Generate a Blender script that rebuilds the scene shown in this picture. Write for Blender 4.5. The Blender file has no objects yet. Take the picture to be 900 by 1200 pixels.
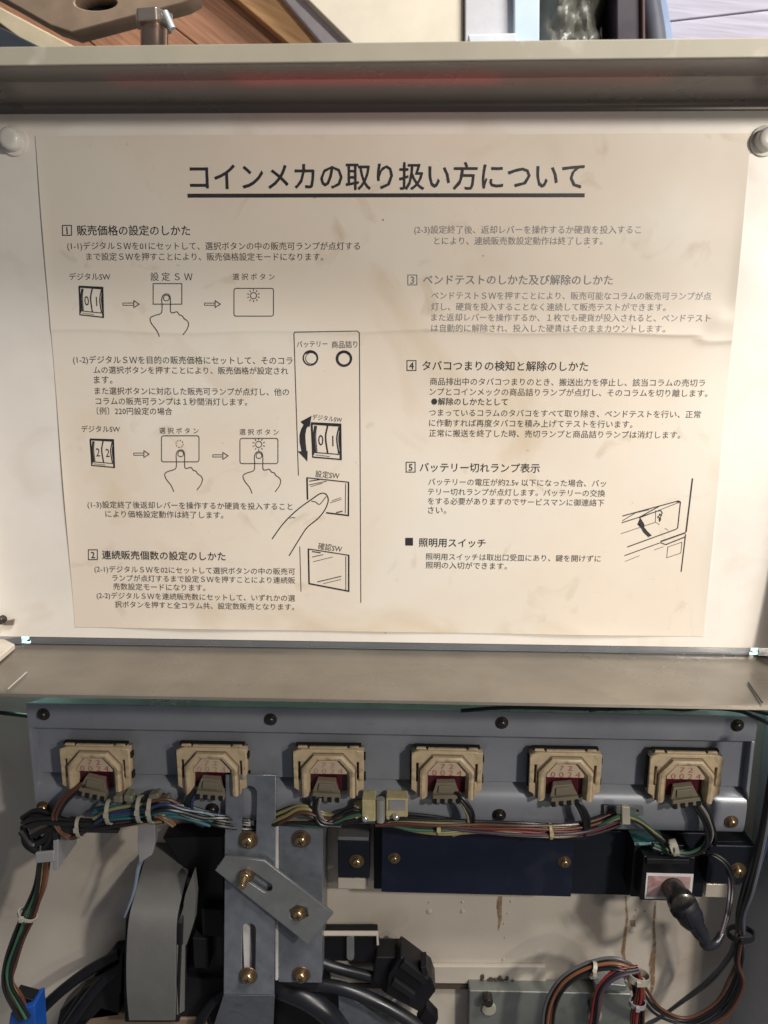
import bpy, bmesh, math, random
from mathutils import Vector, Matrix, Euler
random.seed(7)
S = bpy.context.scene
C = S.collection
# ---------------------------------------------------------------- camera
F = 867.0
cd = bpy.data.cameras.new('camera'); cam = bpy.data.objects.new('camera', cd); C.objects.link(cam)
CP = Vector((0.01225, 0.02177, 0.46922))
cam.location = CP
cam.rotation_euler = Euler((math.radians(-11.289), math.radians(1.698), math.radians(0.283)), 'XYZ')
cd.sensor_fit = 'VERTICAL'; cd.sensor_height = 36; cd.lens = F/1200*36
cd.clip_start = 0.01; cd.clip_end = 20
cd.dof.use_dof = True; cd.dof.focus_distance = 0.475; cd.dof.aperture_fstop = 9
S.camera = cam
RM = cam.rotation_euler.to_matrix()
def W(px, py, z=0.0):
    "point on the level z seen at photograph pixel px, py"
    d = RM @ Vector(((px-450)/F, (600-py)/F, -1))
    return CP + d*((z-CP.z)/d.z)
# ---------------------------------------------------------------- world and lamps
w = bpy.data.worlds.new('World'); S.world = w; w.use_nodes = True
bg = w.node_tree.nodes['Background']; bg.inputs[0].default_value = (0.70, 0.70, 0.74, 1); bg.inputs[1].default_value = 0.18
def area(name, loc, target, size, power, col, size_y=None):
    l = bpy.data.lights.new(name, 'AREA'); l.energy = power; l.color = col; l.size = size
    if size_y: l.shape = 'RECTANGLE'; l.size_y = size_y
    o = bpy.data.objects.new(name, l); C.objects.link(o); o.location = loc
    o.rotation_euler = (Vector(target)-Vector(loc)).to_track_quat('-Z', 'Y').to_euler()
    return o
area('ceiling_lamp', (0.62, 0.262, 0.75), (0.08, 0.0, 0), 0.06, 6.5, (1.0, 0.925, 0.83))
area('side_lamp', (0.50, -0.06, 0.62), (0.0, -0.22, 0), 0.03, 0.75, (1.0, 0.88, 0.72))
area('window_light', (0.9, 1.7, 0.75), (0.1, 0.4, -0.3), 0.6, 60, (1.0, 0.95, 0.90))
for rx_, rs_, re_ in ((0.0, 0.30, 0.008), (-0.01, 0.14, 0.006)):  # added red lamps that throw a streak along the top flange
    rl = area('red_sign_lamp', (rx_, -0.14, 0.56), (rx_, 0.170, 0.041), rs_, re_, (1.0, 0.04, 0.07), 0.002); rl.data.spread = math.radians(1.6)
S.view_settings.view_transform = 'Standard'; S.view_settings.look = 'None'
S.view_settings.exposure = 0.0; S.view_settings.gamma = 1.0
S.cycles.max_bounces = 8
# ---------------------------------------------------------------- materials
def mat(name, col, rough=0.5, metal=0.0, var=0.12, scale=40, bump=0.0, bscale=400, rvar=0.12, emit=None, estr=0, coat=0.0, blot=None, bdist=0.0004, stretch=None, trans=0.0, spec=None):
    m = bpy.data.materials.new(name); m.use_nodes = True
    nt = m.node_tree; N = nt.nodes; L = nt.links; b = N['Principled BSDF']
    b.inputs['Roughness'].default_value = rough; b.inputs['Metallic'].default_value = metal
    if coat: b.inputs['Coat Weight'].default_value = coat; b.inputs['Coat Roughness'].default_value = 0.15
    if trans: b.inputs['Transmission Weight'].default_value = trans
    if spec is not None: b.inputs['Specular IOR Level'].default_value = spec
    tc = N.new('ShaderNodeTexCoord'); src = tc.outputs['Object']
    if stretch:
        if len(stretch) > 3:
            m0 = N.new('ShaderNodeMapping'); m0.inputs['Rotation'].default_value = (0, 0, stretch[3]); L.new(src, m0.inputs[0]); src = m0.outputs[0]
        mp = N.new('ShaderNodeMapping'); mp.inputs['Scale'].default_value = stretch[:3]
        L.new(src, mp.inputs[0]); src = mp.outputs[0]
    nz = N.new('ShaderNodeTexNoise'); nz.inputs['Scale'].default_value = scale; nz.inputs['Detail'].default_value = 6; nz.inputs['Roughness'].default_value = 0.6
    L.new(src, nz.inputs['Vector'])
    mr = N.new('ShaderNodeMapRange'); mr.inputs[1].default_value = 0.3; mr.inputs[2].default_value = 0.7
    mr.inputs[3].default_value = 1-var; mr.inputs[4].default_value = 1+var
    L.new(nz.outputs[0], mr.inputs[0])
    mx = N.new('ShaderNodeMix'); mx.data_type = 'RGBA'; mx.blend_type = 'MULTIPLY'; mx.inputs[0].default_value = 1
    mx.inputs[6].default_value = (*col, 1); L.new(mr.outputs[0], mx.inputs[7])
    outc = mx.outputs[2]
    if blot:   # (colour, scale, threshold, strength)
        n2 = N.new('ShaderNodeTexNoise'); n2.inputs['Scale'].default_value = blot[1]; n2.inputs['Detail'].default_value = 4; n2.inputs['Distortion'].default_value = 0.6
        L.new(tc.outputs['Object'], n2.inputs['Vector'])
        r2 = N.new('ShaderNodeMapRange'); r2.inputs[1].default_value = blot[2]; r2.inputs[2].default_value = blot[2]+0.15; r2.inputs[4].default_value = blot[3]
        L.new(n2.outputs[0], r2.inputs[0])
        m2 = N.new('ShaderNodeMix'); m2.data_type = 'RGBA'; L.new(r2.outputs[0], m2.inputs[0]); L.new(outc, m2.inputs[6]); m2.inputs[7].default_value = (*blot[0], 1)
        outc = m2.outputs[2]
    L.new(outc, b.inputs['Base Color'])
    rr = N.new('ShaderNodeMapRange'); rr.inputs[1].default_value = 0.3; rr.inputs[2].default_value = 0.7
    rr.inputs[3].default_value = max(0.03, rough-rvar); rr.inputs[4].default_value = min(1, rough+rvar)
    n3 = N.new('ShaderNodeTexNoise'); n3.inputs['Scale'].default_value = scale*0.6; n3.inputs['Detail'].default_value = 5
    L.new(src, n3.inputs['Vector']); L.new(n3.outputs[0], rr.inputs[0]); L.new(rr.outputs[0], b.inputs['Roughness'])
    if bump:
        n4 = N.new('ShaderNodeTexNoise'); n4.inputs['Scale'].default_value = bscale; n4.inputs['Detail'].default_value = 3
        L.new(src, n4.inputs['Vector'])
        bp = N.new('ShaderNodeBump'); bp.inputs['Strength'].default_value = bump; bp.inputs['Distance'].default_value = bdist
        L.new(n4.outputs[0], bp.inputs['Height']); L.new(bp.outputs[0], b.inputs['Normal'])
    if emit: b.inputs['Emission Color'].default_value = (*emit, 1); b.inputs['Emission Strength'].default_value = estr
    return m
M = {}
M['panel'] = mat('white_panel_paint', (0.74, 0.70, 0.645), 0.42, var=0.06, scale=14, blot=((0.60, 0.54, 0.45), 22, 0.56, 0.45))
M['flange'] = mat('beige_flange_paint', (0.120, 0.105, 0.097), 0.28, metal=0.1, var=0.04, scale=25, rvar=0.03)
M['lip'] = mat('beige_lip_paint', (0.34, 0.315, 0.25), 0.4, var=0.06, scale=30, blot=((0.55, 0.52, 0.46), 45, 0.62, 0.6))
M['ledge'] = mat('dusty_ledge_paint', (0.235, 0.210, 0.175), 0.30, metal=0.6, var=0.12, scale=22, blot=((0.20, 0.175, 0.14), 24, 0.60, 0.5))
M['channel'] = mat('channel_metal', (0.42, 0.45, 0.50), 0.25, metal=0.7, var=0.05)
M['groove'] = mat('black_groove', (0.02, 0.022, 0.03), 0.6)
M['rail'] = mat('grey_rail_paint', (0.245, 0.262, 0.300), 0.34, metal=0.25, var=0.10, scale=30, bump=0.1, bscale=1500, bdist=0.0001, blot=((0.17, 0.17, 0.19), 50, 0.64, 0.5))
M['wall'] = mat('white_wall_paint', (0.55, 0.50, 0.43), 0.27, var=0.08, scale=10, bump=0.22, bscale=45, bdist=0.0007, blot=((0.36, 0.30, 0.23), 16, 0.55, 0.5), coat=0.4)
M['side'] = mat('side_wall_paint', (0.48, 0.50, 0.55), 0.4, var=0.06, scale=14)  # white wall whose bluish shade is put into the colour
M['zinc'] = mat('zinc_plate', (0.215, 0.235, 0.27), 0.36, metal=0.5, var=0.16, scale=90, bump=0.25, bscale=900, bdist=0.0001, blot=((0.13, 0.135, 0.14), 120, 0.58, 0.6))
M['zincd'] = mat('worn_zinc_link', (0.23, 0.24, 0.245), 0.40, metal=0.55, var=0.10, scale=80, blot=((0.18, 0.18, 0.18), 90, 0.6, 0.5))
M['steel_edge'] = mat('bright_edge', (0.75, 0.75, 0.75), 0.25, metal=0.8)
M['bluebox'] = mat('dark_blue_paint', (0.006, 0.009, 0.024), 0.46, spec=0.35, var=0.15, scale=30, blot=((0.022, 0.026, 0.038), 35, 0.6, 0.6), bump=0.15, bscale=900, bdist=0.0002)
M['navy'] = mat('navy_black_paint', (0.008, 0.010, 0.017), 0.5, spec=0.3, var=0.12, scale=30)
M['black'] = mat('black_plastic', (0.006, 0.006, 0.008), 0.42, spec=0.35, var=0.2, scale=60)
M['blackr'] = mat('black_rubber', (0.010, 0.011, 0.015), 0.32, var=0.15, scale=60)
M['matt_black'] = mat('matt_black_metal', (0.009, 0.009, 0.011), 0.6, spec=0.3)
M['clear_cap'] = mat('clear_yellowed_cap', (0.24, 0.23, 0.17), 0.25, trans=0.35)
M['sock'] = mat('tan_plastic', (0.48, 0.38, 0.245), 0.40, var=0.14, scale=120, blot=((0.20, 0.15, 0.10), 110, 0.55, 0.65))
M['sockd'] = mat('brown_plastic', (0.17, 0.13, 0.10), 0.5, var=0.12, scale=120)
M['numplate'] = mat('number_plate', (0.46, 0.37, 0.27), 0.5, var=0.08, scale=150)
M['redbase'] = mat('maroon_plastic', (0.06, 0.005, 0.012), 0.35)
M['plug'] = mat('ivory_plug', (0.165, 0.145, 0.105), 0.42, var=0.1, scale=150)
M['redink'] = mat('red_ink', (0.33, 0.10, 0.08), 0.6)
M['redinkf'] = mat('faded_red_ink', (0.37, 0.22, 0.16), 0.6)
M['brass'] = mat('yellow_zinc_bolt', (0.42, 0.30, 0.17), 0.26, metal=0.9, var=0.25, scale=500, rvar=0.1)
M['washer'] = mat('dull_washer', (0.22, 0.16, 0.10), 0.38, metal=0.85, var=0.3, scale=600)
M['darkbolt'] = mat('blackened_bolt', (0.07, 0.065, 0.06), 0.3, metal=0.8, var=0.3, scale=500)
M['paper'] = None
M['ink'] = mat('black_ink', (0.022, 0.022, 0.026), 0.5, var=0.1)
M['inkf'] = mat('worn_ink', (0.20, 0.195, 0.20), 0.5, var=0.2, scale=60)  # paler ink paints in the glare over these lines
M['inkm'] = mat('thin_ink', (0.060, 0.056, 0.054), 0.5, var=0.3, scale=60)
M['white_nylon'] = mat('white_nylon', (0.40, 0.38, 0.31), 0.4, trans=0.15)
M['bumper'] = mat('grey_white_rubber', (0.62, 0.60, 0.56), 0.3)
M['duct'] = mat('grey_strap_plastic', (0.125, 0.125, 0.12), 0.55, var=0.08, scale=60, bump=0.3, bscale=700, bdist=0.0003)
M['tapegrey'] = mat('grey_tape', (0.25, 0.25, 0.26), 0.4)
M['yellowed'] = mat('yellowed_plastic', (0.42, 0.37, 0.20), 0.35, var=0.15, scale=200)
M['blueconn'] = mat('blue_plastic', (0.01, 0.07, 0.33), 0.4)
M['pinklabel'] = mat('pink_worn_sticker', (0.36, 0.25, 0.24), 0.35, var=0.3, scale=90, blot=((0.22, 0.07, 0.08), 70, 0.52, 0.7))
M['whitelabel'] = mat('white_sticker', (0.60, 0.58, 0.58), 0.35)
M['greenplate'] = mat('galvanised_plate', (0.22, 0.235, 0.22), 0.42, metal=0.5, var=0.12, scale=40, blot=((0.15, 0.14, 0.12), 60, 0.6, 0.6))
M['stain'] = mat('brown_rust_stain', (0.27, 0.16, 0.08), 0.5, var=0.25, scale=80)
_st = M['stain'].node_tree; _n = _st.nodes.new('ShaderNodeTexNoise'); _n.inputs['Scale'].default_value = 260; _n.inputs['Detail'].default_value = 5
_g = _st.nodes.new('ShaderNodeNewGeometry'); _st.links.new(_g.outputs['Position'], _n.inputs['Vector'])
_r = _st.nodes.new('ShaderNodeMapRange'); _r.inputs[1].default_value = 0.40; _r.inputs[2].default_value = 0.62; _r.inputs[3].default_value = 0.38; _r.inputs[4].default_value = 0.85
_st.links.new(_n.outputs[0], _r.inputs[0]); _st.links.new(_r.outputs[0], _st.nodes['Principled BSDF'].inputs['Alpha'])
M['rust'] = mat('dark_rust', (0.07, 0.05, 0.04), 0.7, var=0.3, scale=200)
M['glow'] = mat('tube_glass', (0.8, 1, 0.95), 0.3, emit=(0.50, 1.0, 0.88), estr=5.5)
M['card'] = mat('tan_board', (0.20, 0.145, 0.095), 0.7, var=0.1, scale=60)
WC = {}
for n, c in dict(black=(0.010, 0.010, 0.012), brown=(0.085, 0.035, 0.022), red=(0.19, 0.022, 0.022), yellow=(0.23, 0.20, 0.09), teal=(0.03, 0.13, 0.16),
                 blue=(0.02, 0.035, 0.09), grey=(0.085, 0.085, 0.09), white=(0.19, 0.18, 0.16), orange=(0.17, 0.07, 0.035), purple=(0.05, 0.035, 0.055), green=(0.035, 0.10, 0.06)).items():
    WC[n] = mat(n+'_wire', c, 0.36, var=0.12, scale=80)

# ---------------------------------------------------------------- object helpers
WL = {}                                              # world origin of every object made
def prop(o, label=None, cat=None, group=None, kind=None):
    if label: o['label'] = label
    if cat: o['category'] = cat
    if group: o['group'] = group
    if kind: o['kind'] = kind
    return o
def thing(name, label, cat, loc, group=None):
    o = bpy.data.objects.new(name, None); C.objects.link(o); o.empty_display_size = 0.01
    o.location = loc; WL[o.name] = Vector(loc)
    return prop(o, label, cat, group)
def obj(name, bm_or_me, m, parent=None, bevel=0.0, smooth=None, mod_seg=2):
    "links a mesh given in world coordinates as one object whose origin is its own centre"
    if isinstance(bm_or_me, bmesh.types.BMesh):
        me = bpy.data.meshes.new(name); bmesh.ops.recalc_face_normals(bm_or_me, faces=bm_or_me.faces) if smooth != 'keep' else None
        bm_or_me.to_mesh(me); bm_or_me.free()
    else: me = bm_or_me
    vs = [v.co for v in me.vertices]
    lo = Vector([min(v[i] for v in vs) for i in range(3)]); hi = Vector([max(v[i] for v in vs) for i in range(3)])
    c = (lo+hi)/2; me.transform(Matrix.Translation(-c))
    me.materials.clear(); me.materials.append(m)
    o = bpy.data.objects.new(name, me); C.objects.link(o); WL[o.name] = c.copy()
    if parent: o.parent = parent; o.location = c-WL[parent.name]
    else: o.location = c
    if bevel:
        b = o.modifiers.new('bevel', 'BEVEL'); b.width = bevel; b.segments = mod_seg; b.limit_method = 'ANGLE'; b.angle_limit = math.radians(35)
        b.harden_normals = True
        me.shade_smooth()
        me.set_sharp_from_angle(angle=math.radians(35))
    elif smooth:
        me.shade_smooth(); me.set_sharp_from_angle(angle=math.radians(40))
    return o
def prism(bm, pts, z0, z1, top=None):
    "pts: world xy outline; optional top outline"
    top = top or pts
    a = [bm.verts.new((p[0], p[1], z0)) for p in pts]; b = [bm.verts.new((p[0], p[1], z1)) for p in top]
    n = len(pts); bm.faces.new(a[::-1]); bm.faces.new(b)
    for i in range(n): bm.faces.new((a[i], a[(i+1) % n], b[(i+1) % n], b[i]))
    return bm
def B(): return bmesh.new()
def rectpts(px0, py0, px1, py1, z):
    "axis-aligned world rectangle whose edges lie at the given pixels at level z"
    cx, cy = (px0+px1)/2, (py0+py1)/2
    x0 = W(px0, cy, z).x; x1 = W(px1, cy, z).x; y0 = W(cx, py1, z).y; y1 = W(cx, py0, z).y
    return [(x0, y0), (x1, y0), (x1, y1), (x0, y1)]
def box(bm, px0, py0, px1, py1, z0, z1):
    return prism(bm, rectpts(px0, py0, px1, py1, z1), z0, z1)
def polyp(bm, pix, z0, z1):
    return prism(bm, [W(x, y, z1)[:2] for x, y in pix], z0, z1)
def wbox(bm, x0, x1, y0, y1, z0, z1):
    return prism(bm, [(x0, y0), (x1, y0), (x1, y1), (x0, y1)], z0, z1)
def crom(P, n=8, closed=False):
    P = [Vector(p) for p in P]; out = []
    if len(P) < 3 and not closed:
        return [P[0].lerp(P[-1], i/4) for i in range(5)]
    m = len(P); rng = range(m if closed else m-1)
    for i in rng:
        if closed: a, b, c, d = P[i-1], P[i], P[(i+1) % m], P[(i+2) % m]
        else:
            b, c = P[i], P[i+1]; a = P[i-1] if i else b*2-c; d = P[i+2] if i+2 < m else c*2-b
        for k in range(n):
            t = k/n
            out.append(0.5*((2*b)+(c-a)*t+(2*a-5*b+4*c-d)*t*t+(3*b-a-3*c+d)*t**3))
    if not closed: out.append(P[-1])
    return out
def tube(bm, pts, r, sides=8, flat=1.0):
    rings = []; up = Vector((0.13, 0.21, 1)).normalized()
    for i, p in enumerate(pts):
        t = (pts[min(i+1, len(pts)-1)]-pts[max(i-1, 0)]).normalized()
        if t.length < 1e-9: t = Vector((1, 0, 0))
        u = t.cross(up)
        if u.length < 1e-3: u = t.cross(Vector((1, 0, 0)))
        u.normalize(); v = u.cross(t).normalized()
        rr = r(i/(len(pts)-1)) if callable(r) else r
        rings.append([bm.verts.new(p+u*math.cos(2*math.pi*k/sides)*rr+v*math.sin(2*math.pi*k/sides)*rr*flat) for k in range(sides)])
    for a, b in zip(rings, rings[1:]):
        for k in range(sides): bm.faces.new((a[k], a[(k+1) % sides], b[(k+1) % sides], b[k]))
    bm.faces.new(rings[0][::-1]); bm.faces.new(rings[-1])
    return bm
def lathe(bm, prof, seg=24, c=(0, 0, 0), rot=None):
    rings = []
    for r, z in prof:
        ring = []
        for k in range(seg):
            a = 2*math.pi*k/seg; v = Vector((r*math.cos(a), r*math.sin(a), z))
            if rot: v = rot @ v
            ring.append(bm.verts.new(v+Vector(c)))
        rings.append(ring)
    for a, b in zip(rings, rings[1:]):
        for k in range(seg): bm.faces.new((a[k], a[(k+1) % seg], b[(k+1) % seg], b[k]))
    bm.faces.new(rings[0][::-1]); bm.faces.new(rings[-1])
    return bm
def plate_curve(outer, holes, z0, z1, bev=0.0003):
    "flat plate with holes, world xy outlines"
    cu = bpy.data.curves.new('tmp', 'CURVE'); cu.dimensions = '2D'; cu.fill_mode = 'BOTH'
    for loop in [outer]+holes:
        sp = cu.splines.new('POLY'); sp.points.add(len(loop)-1); sp.use_cyclic_u = True
        for p, q in zip(sp.points, loop): p.co = (q[0], q[1], 0, 1)
    cu.extrude = (z1-z0)/2-bev; cu.bevel_depth = bev; cu.offset = -bev; cu.bevel_resolution = 1
    o = bpy.data.objects.new('tmp', cu); C.objects.link(o)
    me = bpy.data.meshes.new_from_object(o.evaluated_get(bpy.context.evaluated_depsgraph_get()))
    bpy.data.objects.remove(o); bpy.data.curves.remove(cu)
    me.transform(Matrix.Translation((0, 0, (z0+z1)/2)))
    return me
def stadium(p, q, r, n=8):
    p, q = Vector(p[:2]), Vector(q[:2]); d = (q-p).normalized(); a0 = math.atan2(d.y, d.x); out = []
    for k in range(n+1): a = a0-math.pi/2+math.pi*k/n; out.append((q.x+r*math.cos(a), q.y+r*math.sin(a)))
    for k in range(n+1): a = a0+math.pi/2+math.pi*k/n; out.append((p.x+r*math.cos(a), p.y+r*math.sin(a)))
    return out
PXM = (W(451, 900, 0)-W(450, 900, 0)).length          # metres per pixel around the lower works

# ---------------------------------------------------------------- screws and bolts: shared meshes
def screw_meshes():
    r = 1.0
    bm = B()
    # pan head with a cross recess
    lathe(bm, [(0.92, 0), (1.0, 0.12), (0.98, 0.36), (0.85, 0.58), (0.60, 0.73), (0.30, 0.80), (0.02, 0.82)], 28)
    head = bpy.data.meshes.new('screw_head'); bmesh.ops.recalc_face_normals(bm, faces=bm.faces); bm.to_mesh(head); bm.free()
    bm = B()
    for ang in (0, math.pi/2):
        ca, sa = math.cos(ang), math.sin(ang)
        def rp(x, y): return (x*ca-y*sa, x*sa+y*ca)
        prism(bm, [rp(-0.52, -0.09), rp(0.52, -0.09), rp(0.52, 0.09), rp(-0.52, 0.09)], 0.70, 0.835-(0.01 if ang else 0))
    cross = bpy.data.meshes.new('screw_cross'); bm.to_mesh(cross); bm.free()
    bm = B(); lathe(bm, [(1.62, 0), (1.66, 0.06), (1.62, 0.14), (1.2, 0.18), (0.9, 0.2)], 32)
    lathe(bm, [(1.25, 0.16), (1.3, 0.22), (1.28, 0.42), (1.1, 0.46), (0.8, 0.46)], 28)
    wash = bpy.data.meshes.new('screw_washer'); bmesh.ops.recalc_face_normals(bm, faces=bm.faces); bm.to_mesh(wash); bm.free()
    bm = B(); hx = [(1.15*math.cos(math.pi/3*k), 1.15*math.sin(math.pi/3*k)) for k in range(6)]
    prism(bm, hx, 0, 0.75); hexm = bpy.data.meshes.new('hex_head'); bmesh.ops.recalc_face_normals(bm, faces=bm.faces); bm.to_mesh(hexm); bm.free()
    for me in (head, wash): me.shade_smooth(); me.set_sharp_from_angle(angle=math.radians(50))
    return head, cross, wash, hexm
HEAD, CROSS, WASH, HEX = screw_meshes()
MESHC = {}
def meshm(me, m):
    k = (me.name, m.name)
    if k not in MESHC: c = me.copy(); c.materials.clear(); c.materials.append(m); MESHC[k] = c
    return MESHC[k]
def place(name, me, m, loc, scale, rotz, parent, tilt=(0, 0)):
    o = bpy.data.objects.new(name, meshm(me, m)); C.objects.link(o); WL[o.name] = Vector(loc)
    o.scale = (scale,)*3; o.rotation_euler = (tilt[0], tilt[1], rotz)
    o.parent = parent; o.location = Vector(loc)-WL[parent.name]
    return o
def sub(name, me, m, parent, z=0.0, rot=0.0, s=1.0):
    o = bpy.data.objects.new(name, meshm(me, m)); C.objects.link(o); o.parent = parent
    o.location = (0, 0, z); o.rotation_euler = (0, 0, rot); o.scale = (s,)*3; WL[o.name] = WL[parent.name]
    return o
def screw(px, py, z, rpx, parent, kind='brass', washer=True):
    m = M['brass'] if kind == 'brass' else M['darkbolt']; mw = M['washer'] if kind == 'brass' else M['darkbolt']
    p = W(px, py, z); r = rpx*PXM
    a = random.uniform(0, 1.5)
    if washer:
        wz = place('bolt', HEAD, m, p+Vector((0, 0, r*0.46)), r, a, parent)
        sub('washer', WASH, mw, wz, -0.46)
    else: wz = place('bolt', HEAD, m, p, r, a, parent)
    sub('cross_recess', CROSS, M['matt_black'], wz)
    return wz
def wire(name, pix, r, m, parent=None, n=7, sides=8):
    pts = crom([W(x, y, z) for x, y, z in pix], n)
    return obj(name, tube(B(), pts, r, sides), m, parent, smooth=True)
def bundle(path, cols, r, parent, spread=1.0, jitter=0.6, tw=0.5, seed=1, flatz=0.9):
    r *= 1.18
    "one wire object per colour following the path in a loose twisted rope"
    rnd = random.Random(seed)
    P = [W(x, y, z) for x, y, z in path]
    n = len(cols); R0 = spread*r*math.sqrt(n)
    for i, c in enumerate(cols):
        a0 = 2*math.pi*i*0.618; rad = R0*math.sqrt((i+0.5)/n)
        Q = []
        for j, p in enumerate(P):
            t = (P[min(j+1, len(P)-1)]-P[max(j-1, 0)]).normalized(); u = t.cross(Vector((0, 0, 1))).normalized(); v = Vector((0, 0, 1))
            a = a0+tw*j+rnd.uniform(-.25, .25); k = rad*(1+rnd.uniform(-jitter, jitter)*0.4)
            Q.append(p+u*math.cos(a)*k+v*math.sin(a)*k*flatz)
        obj('wire', tube(B(), crom(Q, 7), r*rnd.uniform(.9, 1.08), 8), WC[c], parent, smooth=True)
def tie(name, px, py, z, rx, m, parent, ang=0.0, wid=3.0, knob=True):
    "cable tie ring round a bundle; ang = direction of the bundle in the picture"
    c = W(px, py, z); bm = B(); r = rx*PXM; wd = wid*PXM
    rot = Matrix.Rotation(ang, 3, 'Z') @ Matrix.Rotation(math.pi/2, 3, 'Y')
    rot = Matrix.Rotation(ang, 3, 'Z') @ Matrix.Rotation(math.pi/2, 3, 'Y')
    ring = [(r, -wd/2), (r*1.12, -wd/2), (r*1.12, wd/2), (r, wd/2)]
    seg = 20; rs = []
    for rr, zz in ring:
        rs.append([bm.verts.new(rot @ Vector((rr*math.cos(2*math.pi*k/seg)*0.75, rr*math.sin(2*math.pi*k/seg), zz))+c) for k in range(seg)])
    for i in range(4):
        a, b = rs[i], rs[(i+1) % 4]
        for k in range(seg): bm.faces.new((a[k], a[(k+1) % seg], b[(k+1) % seg], b[k]))
    if knob:
        k0 = rot @ Vector((-r*0.85, r*0.25, 0))+c
        prism(bm, [(k0.x-2.2*PXM, k0.y-2.6*PXM), (k0.x+2.2*PXM, k0.y-2.6*PXM), (k0.x+2.2*PXM, k0.y+2.6*PXM), (k0.x-2.2*PXM, k0.y+2.6*PXM)], k0.z-2*PXM, k0.z+2.5*PXM)
    return obj(name, bm, m, parent, smooth=True)

# ================================================================ SETTING
FLOOR_Z = -0.46
me = B(); wbox(me, -3, 3, -3, 3, FLOOR_Z-0.05, FLOOR_Z)
prop(obj('floor', me, mat('workshop_floor', (0.22, 0.20, 0.19), 0.7, var=0.2, scale=6, bump=0.3, bscale=80)), kind='structure')

# ================================================================ CABINET BODY
ZW = -0.045
body = thing('machine_cabinet', 'scuffed white inner cabinet wall with brown rust stains, behind the grey rail', 'cabinet', W(450, 1000, ZW))
bm = B(); wbox(bm, -0.36, 0.36, -0.60, 0.2, ZW-0.003, ZW); obj('back_wall', bm, M['wall'], body)
xs = W(884, 860, 0.0).x+0.0
xr = W(872, 1060, ZW).x
bm = B(); wbox(bm, xr, xr+0.003, -0.60, -0.16, ZW, 0.03); wbox(bm, xr, xr+0.03, -0.60, -0.16, 0.03, 0.0325); obj('side_wall', bm, M['side'], body, bevel=0.0006)
for q in ((-0.363, -0.36, -0.60, 0.2), (0.36, 0.363, -0.60, 0.2), (-0.36, 0.36, 0.197, 0.2)):
    bm = B(); wbox(bm, *q, FLOOR_Z, ZW-0.004); obj('outer_skin', bm, M['flange'], body)
# pressed seam, folded ledge and dark slot low on the wall
yl = W(520, 1131, ZW).y
bm = B(); polyp(bm, [(386, 1132), (640, 1133), (640, 1154), (386, 1152)], ZW, ZW+0.004); obj('folded_ledge', bm, M['wall'], body, bevel=0.001)
bm = B(); polyp(bm, [(386, 1153), (745, 1156), (745, 1161), (386, 1158)], ZW, ZW+0.0035); obj('slot_gap', bm, M['rust'], body)
for (x, y, r) in ((503, 1068, 3.2), (542, 1068, 2.6), (503, 1057, 1.0), (542, 1057, 1.4), (599, 1056, 1.3), (595, 1070, 0.9), (591, 1082, 0.9), (592, 1098, 0.9), (590, 1124, 1.2), (741, 1090, 3.8), (746, 1066, 1.6), (756, 1068, 1.6), (744, 1073, 1.4)):
    bm = B(); lathe(bm, [(r*PXM*1.1, 0), (r*PXM*1.1, 0.0006), (r*PXM*0.7, 0.001)], 14, W(x, y, ZW)); obj('weld_dimple', bm, M['wall'], body, smooth=True)
def ribbon(bm, pts, wds, z, thick=0.0004):
    L_ = []; R_ = []
    P = [W(x, y, z) for x, y in pts]
    for i, p in enumerate(P):
        t = (P[min(i+1, len(P)-1)]-P[max(i-1, 0)]).normalized(); n = Vector((-t.y, t.x, 0))
        wv = wds[i] if isinstance(wds, (list, tuple)) else wds
        L_.append(p+n*wv*PXM/2); R_.append(p-n*wv*PXM/2)
    vs = [(bm.verts.new(a+Vector((0, 0, thick))), bm.verts.new(b+Vector((0, 0, thick)))) for a, b in zip(L_, R_)]
    for (a, b), (c, d) in zip(vs, vs[1:]): bm.faces.new((a, b, d, c))
for pts, wd in (([(586, 1050), (585, 1062), (586, 1076), (584, 1090)], [6, 7, 5, 1]), ([(733, 1050), (735, 1075), (732, 1100), (730, 1116), (733, 1128)], [2, 3, 4, 5, 2]),
                ([(768, 1056), (766, 1085), (767, 1105), (764, 1130), (765, 1150), (762, 1170)], [2.5, 3, 4.5, 8, 6, 1]), ([(741, 1078), (742, 1086)], [7, 6]),
                ([(864, 970), (866, 978), (868, 986)], [4, 10, 13])):
    bm = B(); ribbon(bm, pts, wd, ZW); obj('rust_stain', bm, M['stain'], body, smooth='keep')
bm = B()
for k in range(90):
    x, y = (583+random.gauss(0, 9), 1152+random.gauss(0, 2.6)) if k < 55 else (712+random.gauss(0, 9), 1152+random.gauss(0, 2)); polyp(bm, [(x-2, y-1.5), (x+1.5, y-2), (x+2, y+1.4), (x-1, y+2)], ZW, ZW+random.uniform(0.0041, 0.006))
obj('rust_crust', bm, M['rust'], body)['kind'] = 'stuff'
# lamp tube under the panel: its glow leaks out at the corners and under the ledge
tb = thing('fluorescent_tube', 'thin glowing fluorescent tube behind the panel, leaking teal light at the corners', 'lamp', W(450, 753, -0.03))
a, b = W(20, 752, -0.03), W(894, 756, -0.03); yt = W(28, 755, -0.03).y
bm = B(); tube(bm, [Vector((a.x, yt, -0.03)), Vector((b.x, yt, -0.03))], 0.0075, 16); obj('tube', bm, M['glow'], tb, smooth=True)
for x in (a.x-0.012, b.x):
    bm = B(); wbox(bm, x, x+0.012, yt-0.008, yt+0.008, -0.04, -0.022); obj('tube_holder', bm, M['white_nylon'], tb, bevel=0.001)

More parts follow.
